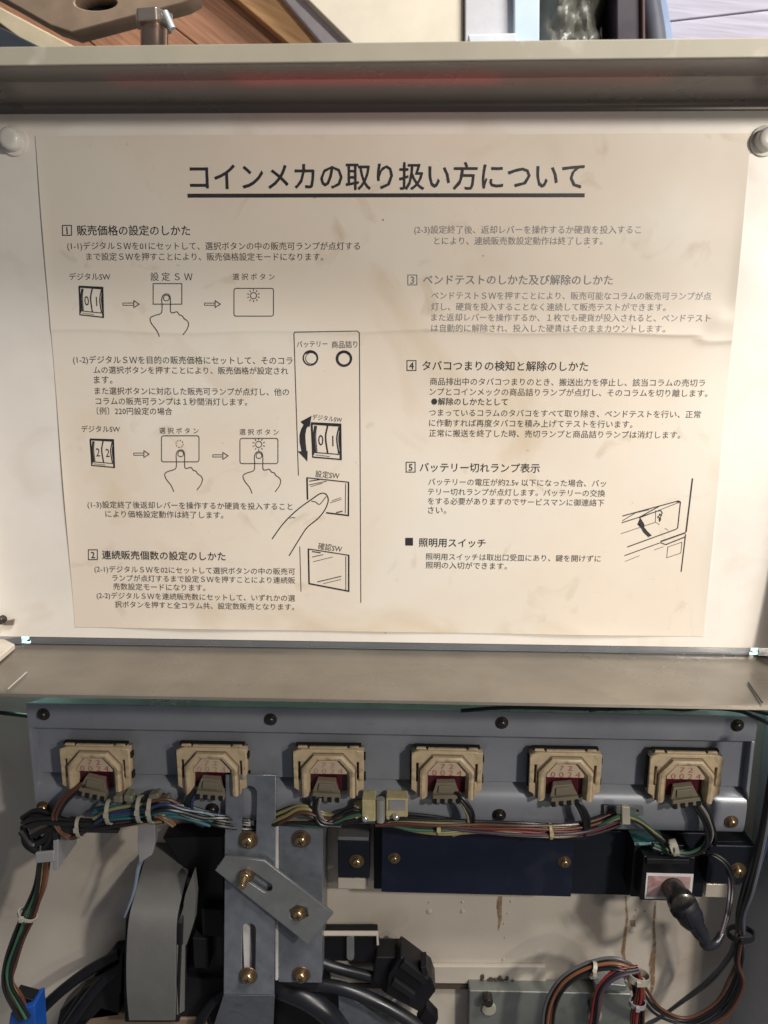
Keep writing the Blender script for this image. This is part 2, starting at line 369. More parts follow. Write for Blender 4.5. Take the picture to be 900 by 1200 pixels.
# ================================================================ DOOR PAN WITH FLANGES
XL, XR = W(-14, 750, 0).x, W(906, 761, 0).x
YT, YB = W(450, 131, 0).y+0.003, W(450, 752.5, 0).y
YLD = W(450, 764, 0).y
door = thing('service_door', 'white door panel with beige metal flanges, holding the printed instruction sheet', 'door', ((XL+XR)/2, (YT+YB)/2, 0))
bm = B(); wbox(bm, XL, XR, YB, YT+0.001, -0.0015, 0); obj('door_panel', bm, M['panel'], door)
def extrude_profile(bm, prof, x0, x1, nx=1):
    rows = []
    for k in range(nx+1):
        x = x0+(x1-x0)*k/nx; rows.append([bm.verts.new((x, y, z)) for y, z in prof])
    for a, b in zip(rows, rows[1:]):
        for i in range(len(prof)-1): bm.faces.new((a[i], a[i+1], b[i+1], b[i]))
DT = 0.0655
# top flange: fillet, lower face, shallow crease, upper face
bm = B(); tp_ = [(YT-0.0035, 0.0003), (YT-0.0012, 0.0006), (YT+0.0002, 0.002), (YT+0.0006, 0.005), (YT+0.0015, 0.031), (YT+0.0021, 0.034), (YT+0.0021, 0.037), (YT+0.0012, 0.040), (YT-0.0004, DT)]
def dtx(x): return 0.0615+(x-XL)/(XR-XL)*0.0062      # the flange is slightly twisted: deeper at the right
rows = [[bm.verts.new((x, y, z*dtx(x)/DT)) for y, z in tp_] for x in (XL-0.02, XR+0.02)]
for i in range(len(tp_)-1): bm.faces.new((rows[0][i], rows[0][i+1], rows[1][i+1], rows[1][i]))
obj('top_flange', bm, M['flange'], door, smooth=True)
yl0 = YT-0.0004
bm = B(); 
for (ya, yb_, za, zb_) in ((yl0, yl0+0.0088, 0.0, 0.0014), (yl0+0.0074, yl0+0.0088, -0.045, 0.0)):
    vv = [[bm.verts.new((x, y, dtx(x)+z)) for y, z in ((ya, za), (yb_, za), (yb_, zb_), (ya, zb_))] for x in (XL-0.02, XR+0.02)]
    bm.faces.new(vv[0]); bm.faces.new(vv[1][::-1])
    for i in range(4): bm.faces.new((vv[0][i], vv[0][(i+1) % 4], vv[1][(i+1) % 4], vv[1][i]))
obj('top_lip', bm, M['lip'], door, bevel=0.0006)
for xa, sg in ((XL, -1), (XR, 1)):
    bm = B(); pts = [(YB-0.002, 0.0), (YB-0.002, 0.031), (YB+0.04, 0.022), (YB+0.10, 0.013), (YT, 0.006), (YT, 0.0)]
    A = [bm.verts.new((xa, y, z)) for y, z in pts]; D = [bm.verts.new((xa+sg*0.0025, y, z)) for y, z in pts]
    bm.faces.new(A); bm.faces.new(D[::-1])
    for i in range(6): bm.faces.new((A[i], A[(i+1) % 6], D[(i+1) % 6], D[i]))
    obj('side_flange', bm, M['panel'], door, bevel=0.0004)
# bottom channel, dark groove, ledge
XCL, XCR = W(33, 752, 0).x, W(882, 762, 0).x
bm = B(); extrude_profile(bm, [(YB, 0), (YB-0.0006, -0.0012), (YB-0.0008, -0.003), (YB-0.0050, -0.0034), (YB-0.0056, -0.002), (YB-0.0061, -0.0036), (YB-0.0061, -0.012)], XCL, XCR)
obj('bottom_channel', bm, M['channel'], door, smooth=True)
for xa, xb in ((XL, W(24, 752, 0).x), (W(890, 762, 0).x, XR)):
    bm = B(); wbox(bm, xa, xb, YB-0.0063, YB-0.0002, -0.012, -0.0015); obj('channel_end', bm, M['channel'], door, bevel=0.0004)
bm = B(); wbox(bm, XCL+0.001, XCR-0.001, yt-0.0105, yt-0.009, -0.037, -0.005); obj('light_baffle', bm, M['groove'], door)  # unseen strip added to hold back the tube's teal spill
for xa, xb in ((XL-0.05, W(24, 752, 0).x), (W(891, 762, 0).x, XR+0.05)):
    bm = B(); wbox(bm, xa, xb, YLD-0.0012, YLD+0.0006, -0.0436, -0.0117); obj('light_baffle', bm, M['groove'], door)  # further added strips blocking tube light beyond the end slots
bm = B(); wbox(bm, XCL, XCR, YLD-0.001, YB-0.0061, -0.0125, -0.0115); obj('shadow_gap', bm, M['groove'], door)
dL = RM @ Vector((0, (600-817)/F, -1)); ZL = CP.z+dL.z*((YLD-CP.y)/dL.y)
YE = YLD+0.0
bm = B(); extrude_profile(bm, [(YLD+0.001, -0.0035), (YLD, -0.002), (YLD-0.0004, 0.02), (YLD-0.0008, 0.05), (YLD-0.0012, ZL-0.002), (YLD-0.002, ZL), (YLD-0.0036, ZL+0.0004), (YLD-0.0042, ZL-0.001), (YLD-0.0042, ZL-0.012)], XL-0.03, XR+0.03, 6)
obj('bottom_ledge', bm, M['ledge'], door, smooth=True)
# mitred corner seams of the ledge
for (pa, pb) in (((31, 788, 0.05), (9, 808, 0.073)), ((877, 800, 0.05), (893, 823, 0.074))):
    p, q = W(*pa), W(*pb); p.y = q.y = YLD-0.0002
    # follow the ledge face itself
    def onledge(px, py):
        d = RM @ Vector(((px-450)/F, (600-py)/F, -1)); t = (YLD+0.0004-CP.y)/d.y; return CP+d*t
    p, q = onledge(pa[0], pa[1]), onledge(pb[0], pb[1])
    bm = B(); tube(bm, [p, q], 0.00055, 6); obj('corner_seam', bm, M['steel_edge'] if pa[0] < 400 else M['groove'], door, smooth=True)
q = [onledge(*p) for p in ((-40, 752), (2, 753), (18, 761), (-2, 778), (-40, 800))]
bm = B(); A = [bm.verts.new(p) for p in q]; D = [bm.verts.new(p+Vector((0, 0.004, 0))) for p in q]; bm.faces.new(A); bm.faces.new(D[::-1])
for i in range(5): bm.faces.new((A[i], A[(i+1) % 5], D[(i+1) % 5], D[i]))
obj('corner_gusset', bm, M['wall'], door, bevel=0.0008)
# rubber bumpers
for px, py in ((9, 161), (903, 161)):
    c = W(px, py, 0.008); c.z = 0
    bm = B(); lathe(bm, [(0.0082, 0), (0.0085, 0.001), (0.0082, 0.0016), (0.0064, 0.002), (0.0062, 0.0066), (0.0058, 0.0078), (0.0048, 0.0086), (0.003, 0.0088)], 36, c)
    obj('bumper', bm, M['bumper'], door, smooth=True)
lt = B(); c = W(1, 727, 0.003); lathe(lt, [(0.0028, -0.003), (0.0028, 0.001), (0.002, 0.002)], 18, c); lo_ = obj('latch_screw', lt, M['darkbolt'], door, smooth=True)
lt = B(); polyp(lt, [(3, 729), (16, 726), (15, 733), (4, 733)], 0, 0.002); obj('latch_tab', lt, M['sockd'], door, bevel=0.0004)
# ================================================================ INSTRUCTION SHEET
def paper_mat():
    m = mat('aged_paper', (0.70, 0.625, 0.53), 0.42, var=0.05, scale=9, bump=0.14, bscale=20, bdist=0.0012, blot=((0.71, 0.665, 0.585), 7, 0.47, 0.9))
    nt = m.node_tree; N = nt.nodes; L = nt.links; b = N['Principled BSDF']
    src = b.inputs['Base Color'].links[0].from_socket
    tc = next(n for n in N if n.type == 'TEX_COORD')
    # brown soak marks near the folds, finer speckle
    for sc, th, st, col, wid in ((11, 0.585, 0.42, (0.50, 0.38, 0.22), 0.14), (34, 0.63, 0.42, (0.42, 0.32, 0.19), 0.12), (190, 0.72, 0.5, (0.33, 0.26, 0.17), 0.05)):
        n = N.new('ShaderNodeTexNoise'); n.inputs['Scale'].default_value = sc; n.inputs['Detail'].default_value = 5; n.inputs['Distortion'].default_value = 0.8
        mp = N.new('ShaderNodeMapping'); mp.inputs['Location'].default_value = (sc*0.37, sc*0.11, 0); L.new(tc.outputs['Object'], mp.inputs[0]); L.new(mp.outputs[0], n.inputs['Vector'])
        r = N.new('ShaderNodeMapRange'); r.inputs[1].default_value = th; r.inputs[2].default_value = th+wid; r.inputs[4].default_value = st; L.new(n.outputs[0], r.inputs[0])
        x = N.new('ShaderNodeMix'); x.data_type = 'RGBA'; L.new(r.outputs[0], x.inputs[0]); L.new(src, x.inputs[6]); x.inputs[7].default_value = (*col, 1); src = x.outputs[2]
    L.new(src, b.inputs['Base Color'])
    return m
M['paper'] = paper_mat()
LX0, LX1, LY1, LY0 = W(42, 161).x, W(880, 157).x, W(450, 158).y, W(450, 740).y
sheet = thing('instruction_sheet', 'large yellowed sheet of printed Japanese instructions with line drawings on the white panel', 'instruction sheet', ((LX0+LX1)/2, (LY0+LY1)/2, 0.0003))
YC = W(400, 389).y; XST = W(815, 390).x; YC2 = W(850, 392).y-0.0035
def crease_y(x):
    t = min(1, max(0, (x-XST)/0.004)); wob = 0.0008*math.sin(x*60)+0.0006*math.sin(x*23+1)
    return YC*(1-t)+YC2*t+wob-0.0085*0*x
def zl(x, y):
    d = y-crease_y(x)
    z = 0.00045
    amp = 0.00085*(0.45+0.55*min(1, max(0, (x+0.02)/0.15)))
    z += amp*math.exp(-abs(d)/0.0012) if d < 0 else amp*math.exp(-d/0.011)
    z += 0.00025*math.sin(x*31+y*12)*math.sin(y*27-1) 
    ed = min(x-LX0, LX1-x, y-LY0, LY1-y)
    z += 0.0006*math.exp(-max(0, ed)/0.0035)*(0.5+0.5*math.sin(x*47+y*39+1.3))
    # a bubble at the right edge by the end of the fold
    z += 0.0007*math.exp(-(((x-W(846, 375).x)/0.010)**2+((y-W(846, 375).y)/0.006)**2))
    return z
bm = B(); ys = []
y = LY0
while y < LY1:
    ys.append(y); dd = abs(y-YC); y += 0.0006 if dd < 0.006 else (0.0015 if dd < 0.02 else 0.005)
ys.append(LY1); nx = 150
grid = [[bm.verts.new((LX0+(LX1-LX0)*i/nx, yy, zl(LX0+(LX1-LX0)*i/nx, yy))) for i in range(nx+1)] for yy in ys]
for a, b in zip(grid, grid[1:]):
    for i in range(nx): bm.faces.new((a[i], a[i+1], b[i+1], b[i]))
# folded-down paper edge so that the sheet has thickness
rim = [grid[0][i] for i in range(nx+1)]
for seq in ([r[0] for r in grid], [r[-1] for r in grid], grid[0], grid[-1]):
    lowv = [bm.verts.new((v.co.x, v.co.y, 0.00002)) for v in seq]
    for i in range(len(seq)-1): bm.faces.new((seq[i], seq[i+1], lowv[i+1], lowv[i]))
obj('paper', bm, M['paper'], sheet, smooth=True)
INKZ = 0.00016
def finish_ink(name, me, m, label=None):
    for v in me.vertices: v.co.z = zl(v.co.x, v.co.y)+INKZ+v.co.z
    o = obj(name, me, m, sheet)
    if label: o['label'] = label
    return o
def text_mesh(s, x0, x1, yc, bold=0.0, ys=1.0, y1=None, res=2, zc=0.0, plane=True, hpx=None):
    cu = bpy.data.curves.new('t', 'FONT'); cu.body = s; cu.size = 1; cu.resolution_u = res
    o = bpy.data.objects.new('t', cu); C.objects.link(o)
    me = bpy.data.meshes.new_from_object(o.evaluated_get(bpy.context.evaluated_depsgraph_get()))
    bpy.data.objects.remove(o); bpy.data.curves.remove(cu)
    xs_ = [v.co.x for v in me.vertices]; a, b = min(xs_), max(xs_)
    P0, P1 = W(x0, yc, zc), W(x1, y1 if y1 is not None else yc, zc)
    if plane: P1.y = P0.y if y1 is None else P1.y
    d = (P1-P0); d.z = 0; k = d.length/(b-a) if hpx is None else hpx*0.00053/0.73
    if hpx: P0 = (P0+P1)/2-d.normalized()*k*(b-a)/2
    d.normalize(); n = Vector((-d.y, d.x, 0))
    for v in me.vertices:
        q = P0+d*(v.co.x-a)*k+n*(v.co.y-0.36)*k*ys; v.co = (q.x, q.y, zc)
    if bold > 0.01:       # heavier print: shifted strikes a hair above each other
        ms = [me]
        for i, (sx, sy) in enumerate(((1, 0), (-1, 0), (0, 1), (0, -1))):
            c = me.copy(); s_ = bold*k*0.55
            for v in c.vertices: v.co += d*sx*s_+n*sy*s_; v.co.z += 0.00001*(i+1)
            ms.append(c)
        return join(ms)
    return me
def join(meshes):
    bm = B()
    for me in meshes: bm.from_mesh(me); bpy.data.meshes.remove(me)
    me = bpy.data.meshes.new('j'); bm.to_mesh(me); bm.free(); return me
def para(name, lines, m, bold=0.0, ys=1.0, label=None):
    return finish_ink(name, join([text_mesh(s, x0, x1, yc, bold, ys) for s, x0, x1, yc in lines]), m, label)
def flat_me(loops):
    "thin ink strokes: list of (pixels, width, closed, smooth)"
    bm = B()
    for L_ in loops:
        pix, wd = L_[0], L_[1]; closed = len(L_) > 2 and L_[2]; sm = len(L_) > 3 and L_[3]
        P = [W(x, y) for x, y in pix]
        if sm: P = crom(P, 6, closed)
        elif closed: pass
        else:
            Q = []
            for a, b in zip(P, P[1:]):
                k = max(1, int((b-a).length/0.004))
                Q += [a.lerp(b, i/k) for i in range(k)]
            P = Q+[P[-1]]
        if closed and not sm:
            Q = []
            for a, b in zip(P, P[1:]+P[:1]):
                k = max(1, int((b-a).length/0.004)); Q += [a.lerp(b, i/k) for i in range(k)]
            P = Q
        h = wd*0.00053/2; n = len(P); vs = []
        for i, p in enumerate(P):
            a = P[i-1] if (i or closed) else P[0]; b = P[(i+1) % n] if (i < n-1 or closed) else P[-1]
            t1 = (p-a); t2 = (b-p)
            if t1.length < 1e-9: t1 = t2
            if t2.length < 1e-9: t2 = t1
            t = (t1.normalized()+t2.normalized()); t = t.normalized() if t.length > 1e-6 else t1.normalized()
            nn = Vector((-t.y, t.x, 0)); cs = max(0.5, nn.dot(Vector((-t1.y, t1.x, 0)).normalized()))
            vs.append((bm.verts.new(p+nn*h/cs), bm.verts.new(p-nn*h/cs)))
        for i in range(n if closed else n-1):
            a, b = vs[i], vs[(i+1) % n]; bm.faces.new((a[0], a[1], b[1], b[0]))
    me = bpy.data.meshes.new('s'); bm.to_mesh(me); bm.free(); return me
def fill_me(polys):
    bm = B()
    for pix in polys:
        f = bm.faces.new([bm.verts.new(W(x, y)) for x, y in pix]); bmesh.ops.triangulate(bm, faces=[f])
    me = bpy.data.meshes.new('f'); bm.to_mesh(me); bm.free(); return me
def circ(cx, cy, r, n=24, a0=0, a1=2*math.pi):
    return [(cx+r*math.cos(a0+(a1-a0)*k/n), cy+r*math.sin(a0+(a1-a0)*k/n)) for k in range(n+(0 if abs(a1-a0-2*math.pi) < 1e-6 else 1))]
def rrect(x0, y0, x1, y1, r=2.0):
    o = []
    for cx, cy, a in ((x1-r, y0+r, -90), (x1-r, y1-r, 0), (x0+r, y1-r, 90), (x0+r, y0+r, 180)):
        o += [(cx+r*math.cos(math.radians(a+t)), cy+r*math.sin(math.radians(a+t))) for t in (0, 45, 90)]
    return o
# -- title
para('title', [('コインメカの取り扱い方について', 223, 684, 208)], M['ink'], bold=0.022, ys=1.04)
finish_ink('title_rule', flat_me([([(220, 229.5), (685, 229)], 4.2)]), M['ink'])
# -- headings
def heading(num, bx, s, x0, x1, yc, m, hm=None):
    parts = [text_mesh(s, x0, x1, yc, 0.012)]
    if num:
        x, y = bx; parts += [flat_me([([(x, y), (x+10.5, y), (x+10.5, y+11.5), (x, y+11.5)], 1.0, True)]), text_mesh(num, x+2.6, x+8, y+5.8, 0.02, hpx=8.2)]
    else:
        x, y = bx; parts += [fill_me([[(x, y), (x+9, y), (x+9, y+9), (x, y+9)]])]
    return finish_ink('heading', join(parts), m)
heading('1', (74, 264.5), '販売価格の設定のしかた', 91, 223, 270.5, M['ink'])
heading('2', (104, 644), '連続販売個数の設定のしかた', 120, 264.5, 650, M['ink'])
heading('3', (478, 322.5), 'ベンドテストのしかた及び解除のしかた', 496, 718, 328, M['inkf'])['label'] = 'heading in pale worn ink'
heading('4', (477, 422.5), 'タバコつまりの検知と解除のしかた', 495, 689, 428.5, M['ink'])
heading('5', (476, 541.5), 'バッテリー切れランプ表示', 492, 632.5, 547.5, M['ink'])
heading(None, (475, 630), '照明用スイッチ', 491, 569, 635.5, M['ink'])
# -- paragraphs
MI = M['inkm']; bo = 0.004
para('paragraph', [('(1-1)デジタルＳＷを01にセットして、選択ボタンの中の販売可ランプが点灯する', 79.5, 422, 288.5), ('まで設定ＳＷを押すことにより、販売価格設定モードになります。', 102, 379, 301)], MI, bo)
para('paragraph', [('(1-2)デジタルＳＷを目的の販売価格にセットして、そのコラ', 86, 343, 421.5), ('ムの選択ボタンを押すことにより、販売価格が設定され', 110, 338, 433.5), ('ます。', 110.5, 132, 445),
                   ('また選択ボタンに対応した販売可ランプが点灯し、他の', 111.5, 339, 458), ('コラムの販売可ランプは１秒間消灯します。', 112.5, 290, 470), ('〔例〕220円設定の場合', 114, 202, 481.5)], MI, bo)
para('paragraph', [('(1-3)設定終了後返却レバーを操作するか硬貨を投入すること', 103, 343, 591), ('により価格設定動作は終了します。', 124, 262, 602)], MI, bo)
para('paragraph', [('(2-1)デジタルＳＷを02にセットして選択ボタンの中の販売可', 111, 346, 666.5), ('ランプが点灯するまで設定ＳＷを押すことにより連続販', 132, 346, 677), ('売数設定モードになります。', 133, 241, 687)], MI, bo)
para('paragraph', [('(2-2)デジタルＳＷを連続販売数にセットして、いずれかの選', 113.5, 346, 697.5), ('択ボタンを押すと全コラム共、設定数販売となります。', 135, 345, 708)], MI, bo)
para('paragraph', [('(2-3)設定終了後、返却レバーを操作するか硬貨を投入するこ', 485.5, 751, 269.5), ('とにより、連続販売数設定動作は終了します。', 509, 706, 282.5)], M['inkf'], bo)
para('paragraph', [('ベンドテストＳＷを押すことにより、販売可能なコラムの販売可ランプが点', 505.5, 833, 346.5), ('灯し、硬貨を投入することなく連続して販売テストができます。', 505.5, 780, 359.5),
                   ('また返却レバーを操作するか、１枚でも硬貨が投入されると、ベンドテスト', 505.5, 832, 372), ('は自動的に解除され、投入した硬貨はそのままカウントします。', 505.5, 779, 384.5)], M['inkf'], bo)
para('paragraph', [('商品排出中のタバコつまりのとき、搬送出力を停止し、該当コラムの売切ラ', 504, 826, 447), ('ンプとコインメックの商品詰りランプが点灯し、そのコラムを切り離します。', 503.5, 829, 459)], MI, bo)
para('bullet_line', [('●解除のしかたとして', 505.5, 595, 470.5)], M['ink'], 0.012)
para('paragraph', [('つまっているコラムのタバコをすべて取り除き、ベンドテストを行い、正常', 503, 821, 483.5), ('に作動すれば再度タバコを積み上げてテストを行います。', 503, 741, 495.5),
                   ('正常に搬送を終了した時、売切ランプと商品詰りランプは消灯します。', 503, 797, 507.5)], MI, bo)
para('paragraph', [('バッテリーの電圧が約2.5v 以下になった場合、バッ', 502, 710, 564.5), ('テリー切れランプが点灯します。バッテリーの交換', 501.5, 709, 576), ('をする必要がありますのでサービスマンに御連絡下', 501.5, 708, 587), ('さい。', 501.5, 523, 597.5)], MI, bo)
para('paragraph', [('照明用スイッチは取出口受皿にあり、鍵を開けずに', 499, 704, 652), ('照明の入切ができます。', 499, 594, 662)], MI, bo)
# -- captions
for s, x0, x1, yc in (('デジタルSW', 82, 130, 324.5), ('設 定 Ｓ Ｗ', 177, 226, 324.5), ('選 択 ボ タ ン', 273, 322, 324.5), ('デジタルSW', 96, 141, 502.5), ('選 択 ボ タ ン', 187, 233, 504.5), ('選 択 ボ タ ン', 281, 327, 506)):
    para('caption', [(s, x0, x1, yc)], MI, bo, ys=1.0)
for s, x0, x1, yc, y1 in (('バッテリー', 348, 384, 403.5, 403), ('商品詰り', 389, 419, 404, 403.5), ('デジタルSW', 366.5, 401, 488.5, 492), ('設定SW', 370, 398, 555, 557.5), ('確認SW', 373, 401, 639.5, 643.5)):
    finish_ink('caption', text_mesh(s, x0, x1, yc, bo, 1.1, y1), MI)
# -- drawings
def T(pts, ox, oy, k): return [(ox+x/k, oy+y/k) for x, y in pts]
def dial(P, d1, d2, k=1.0):
    "thumbwheel switch drawing: four corners clockwise from top left"
    (a, b, c, d) = P
    def L(u, v): 
        x = (a[0]*(1-u)+b[0]*u)*(1-v)+(d[0]*(1-u)+c[0]*u)*v; y = (a[1]*(1-u)+b[1]*u)*(1-v)+(d[1]*(1-u)+c[1]*u)*v; return (x, y)
    st = [([L(0, 0), L(1, 0), L(1, 1), L(0, 1)], 1.3*k, True), ([L(0.02, 0.02), L(0.98, 0.04)], 2.0*k), ([L(0.0, 0.03), L(0.02, 0.93)], 2.0*k),
          ([L(.12, .08), L(.07, .4), L(.10, .86)], 1.9*k, False, True), ([L(.17, .08), L(.13, .4), L(.16, .84)], 0.7*k, False, True), ([L(.55, .06), L(.47, .4), L(.53, .86)], 1.5*k, False, True),
          ([L(.94, .08), L(.86, .42), L(.92, .84)], 1.3*k, False, True), ([L(.99, .1), L(.93, .42), L(.98, .84)], 1.0*k, False, True), ([L(.04, .86), L(.97, .86)], 0.9*k), ([L(.1, .93), L(.6, .94)], 0.5*k), ([L(.98, .0), L(.98, 1)], 1.8*k)]
    ms = [flat_me(st)]
    h = (math.dist(a, d))
    for u, ch in ((.30, d1), (.72, d2)):
        x, y = L(u, .48); wd = h*(.15 if ch != '1' else .09); ms.append(text_mesh(ch, x-wd, x+wd, y, -0.012, 1.3, hpx=h*.26))
    return finish_ink('dial_drawing', join(ms), M['ink'])
dial(T([(98, 215), (160, 218), (162, 297), (100, 290)], 50, 240, 2.25), '0', '1')
dial(T([(86, 318), (150, 320), (153, 397), (90, 391)], 70, 380, 2.368), '2', '2')
dial(T([(277, 77), (447, 85), (450, 291), (284, 277)], 310, 480, 5), '0', '1', 1.25)
def arrow(x0, x1, y):
    return finish_ink('arrow', flat_me([([(x0, y-1.3), (x1-6, y-1.3)], .8), ([(x0, y+1.3), (x1-6, y+1.3)], .8), ([(x0, y-1.3), (x0, y+1.3)], .7), ([(x1-6, y-4), (x1, y), (x1-6, y+4)], 1.0, True)]), MI)
arrow(144.5, 163.5, 356.5); arrow(240, 258.5, 356.5); arrow(157, 175, 532); arrow(249.5, 267.5, 534)
def button(P, r=2.2, sq=False):
    finish_ink('button_drawing', flat_me([(P if sq else rrect(*P, r), 1.0, True)]), MI)
button([(180, 332.5), (213.5, 332.5), (213.5, 356.5), (180, 356.5)], sq=True)
button((274.5, 338, 320.7, 370.5)); button((189.5, 510.5, 233.5, 541)); button((281.5, 513.5, 326, 543))
def sun(cx, cy, r, dotted=False):
    st = []
    if dotted: st = [(circ(cx, cy, r+1, 3, a, a+0.42), .9) for a in [k*0.785 for k in range(8)]]
    else:
        st = [(circ(cx, cy, r, 18), .9, True)]
        st += [([(cx+(r+1.6)*math.cos(a), cy+(r+1.6)*math.sin(a)), (cx+(r+4)*math.cos(a), cy+(r+4)*math.sin(a))], .9) for a in [k*math.pi/5+.3 for k in range(10)]]
    finish_ink('lamp_symbol', flat_me(st), MI)
sun(297.3, 346.5, 3.6); sun(210.7, 520, 3.2, True); sun(303.5, 520.5, 3.6)
HANDP = [(-1, 14), (-4.5, 5), (-10, -3), (-10.5, -8), (-6, -12), (-4.7, -20), (-5.5, -31)]
def hand(tx, ty, k=1.0):
    "pressing finger whose tip is at tx, ty"
    lf = [(-13, 47), (-15, 41), (-19, 36), (-21, 31), (-20, 27), (-15, 24), (-13.5, 15), (-5.5+.6, 12), (-5.2, 5), (-2.5, 0.6), (0, 0), (3, 1), (4.6, 5), (4.8, 20), (7.5, 21.5), (12, 20.5), (15, 24), (18.5, 25), (21, 30), (24, 33), (25, 36), (23.5, 41), (19, 48)]
    lf = [(-8, 49), (-11, 42), (-17, 34), (-18.5, 28), (-14, 25), (-6, 22), (-5, 14), (-5.3, 6), (-3.5, 1.5), (0, 0), (3.2, 1.3), (4.6, 6), (4.8, 20), (8, 21.5), (12, 20.6), (15, 24), (18, 25), (20, 28), (24, 31), (25.5, 35), (23.5, 41), (19, 47)]
    q = [(tx+x*k, ty+y*k) for x, y in lf]
    st = [(q, 1.05, False, True), ([(tx-3*k, ty+6.5*k), (tx-2.6*k, ty+2.6*k), (tx, ty+1.4*k), (tx+2.8*k, ty+2.8*k), (tx+3*k, ty+6.5*k), (tx, ty+8*k)], .9, True, True)]
    return finish_ink('hand_drawing', flat_me(st), MI)
hand(195.5, 344.5, 1.02); hand(212, 527, 1.0); hand(303.7, 529, 1.0)
# panel outline
finish_ink('panel_outline', flat_me([([(350, 557), (344.7, 391), (346, 389.2), (419, 388), (421.3, 390), (421.8, 470), (423, 706)], 1.0), ([(351.5, 640), (353, 693)], .9)]), MI)
finish_ink('lamp_drawing', flat_me([(circ(364, 419.5, 8.4), 1.6, True), (circ(365, 419.8, 6.6), .8, True), (circ(364, 419.8, 7.6, 8, math.pi*1.25, math.pi*1.75), 1.8)]), M['ink'])
finish_ink('lamp_drawing', flat_me([(circ(403.2, 420.2, 8.6), 2.2, True), (circ(403.4, 420.4, 7.2), 1.0, True), (circ(403.2, 420.2, 7.4, 8, math.pi*1.3, math.pi*1.8), 1.8)]), M['ink'])
finish_ink('turn_arrow', fill_me([T([(277, 35), (212, 70), (230, 88), (216, 112), (206, 150), (207, 190), (218, 243), (250, 262), (243, 200), (240, 150), (246, 112), (256, 98), (266, 100)], 310, 480, 5), T([(218, 243), (196, 243), (252, 302), (254, 240), (243, 243), (236, 246)], 310, 480, 5)]), M['ink'])
finish_ink('button_drawing', flat_me([(T([(362, 602), (492, 618), (493, 424), (250, 398), (253, 526)], 310, 480, 5), 1.2), (T([(250, 398), (253, 526)], 310, 480, 5), 1.9), (T([(493, 424), (492, 619), (362, 603)], 310, 480, 5), 1.7), (T([(476, 430), (474, 606)], 310, 480, 5), .8),
    (T([(262, 418), (330, 408)], 310, 480, 5), 1.0), (T([(262, 440), (365, 418)], 310, 480, 5), .8), (T([(270, 450), (340, 430)], 310, 480, 5), .6), (T([(395, 533), (450, 514)], 310, 480, 5), .6), (T([(385, 545), (452, 524)], 310, 480, 5), .6), (T([(420, 602), (458, 594)], 310, 480, 5), 1.3)]), M['ink'])
finish_ink('finger_drawing', flat_me([(T([(45, 757), (100, 680), (150, 625), (210, 572), (290, 515), (325, 492), (350, 489), (367, 502), (374, 535), (352, 590), (310, 640), (250, 690), (205, 757), (145, 855)], 310, 480, 5), 1.3, False, True),
    (T([(275, 535), (300, 540), (322, 554), (345, 530), (362, 508)], 310, 480, 5), .9, False, True), (T([(148, 636), (163, 631), (181, 633)], 310, 480, 5), .8, False, True)]), M['ink'])
finish_ink('button_drawing', flat_me([(T([(258, 815), (494, 852), (494, 1063), (262, 1018)], 310, 480, 5), 1.2, True), (T([(258, 815), (262, 1018), (494, 1063), (494, 852)], 310, 480, 5), 1.8), (T([(477, 857), (477, 1056)], 310, 480, 5), .8),
    (T([(280, 862), (345, 848)], 310, 480, 5), .8), (T([(285, 890), (400, 862)], 310, 480, 5), .6), (T([(310, 1008), (450, 975)], 310, 480, 5), 1.0), (T([(345, 1018), (450, 993)], 310, 480, 5), .6), (T([(280, 830), (330, 838)], 310, 480, 5), 1.2)]), M['ink'])
k8 = lambda p: T(p, 720, 550, 8.18)
finish_ink('cabinet_drawing', flat_me([(k8([(75, 445), (610, 300), (630, 312), (604, 560), (588, 572), (122, 742)]), 1.2), (k8([(68, 510), (250, 452), (430, 392)]), 1.1), (k8([(75, 490), (200, 415), (330, 385)]), .8), (k8([(240, 455), (430, 350)]), 1.1), (k8([(235, 465), (622, 312)]), .7),
    (k8([(745, 85), (684, 600)]), 1.7), (k8([(680, 620), (638, 980)]), 1.3), (k8([(440, 690), (680, 605)]), 1.7), (k8([(490, 720), (676, 645)]), 1.3), (k8([(440, 700), (490, 720)]), 1.1), (k8([(95, 825), (435, 702)]), 1.0), (k8([(100, 880), (240, 825)]), .5), (k8([(380, 770), (470, 738)]), .5),
    (k8([(510, 742), (645, 695), (635, 800), (500, 845)]), .6, True), (k8([(60, 615), (390, 505), (394, 390)]), .6), (k8([(395, 505), (430, 528)]), .5), (k8([(480, 562), (515, 582)]), .5), (k8([(405, 400), (440, 395), (455, 420), (430, 440), (412, 455), (440, 470), (432, 495), (428, 470), (448, 440), (425, 425)]), 1.1, False, True), (k8([(595, 305), (628, 312)]), 2.2)]), M['ink'])
finish_ink('swing_arrow', fill_me([k8([(245, 460), (218, 524), (238, 522), (252, 560), (275, 600), (322, 648), (357, 632), (315, 592), (285, 555), (268, 520), (285, 524)])]), M['ink'])
# dark specks on the paper
bm = B()
for x, y, r in ((655, 382, 1.6), (449, 258, 1.1), (452, 741, 0.9), (690, 290, .8), (566, 300, .8)): bm.faces.new([bm.verts.new(W(a, b)) for a, b in circ(x, y, r, 8)])
mm = bpy.data.meshes.new('sp'); bm.to_mesh(mm); bm.free(); finish_ink('ink_speck', mm, M['stain'])
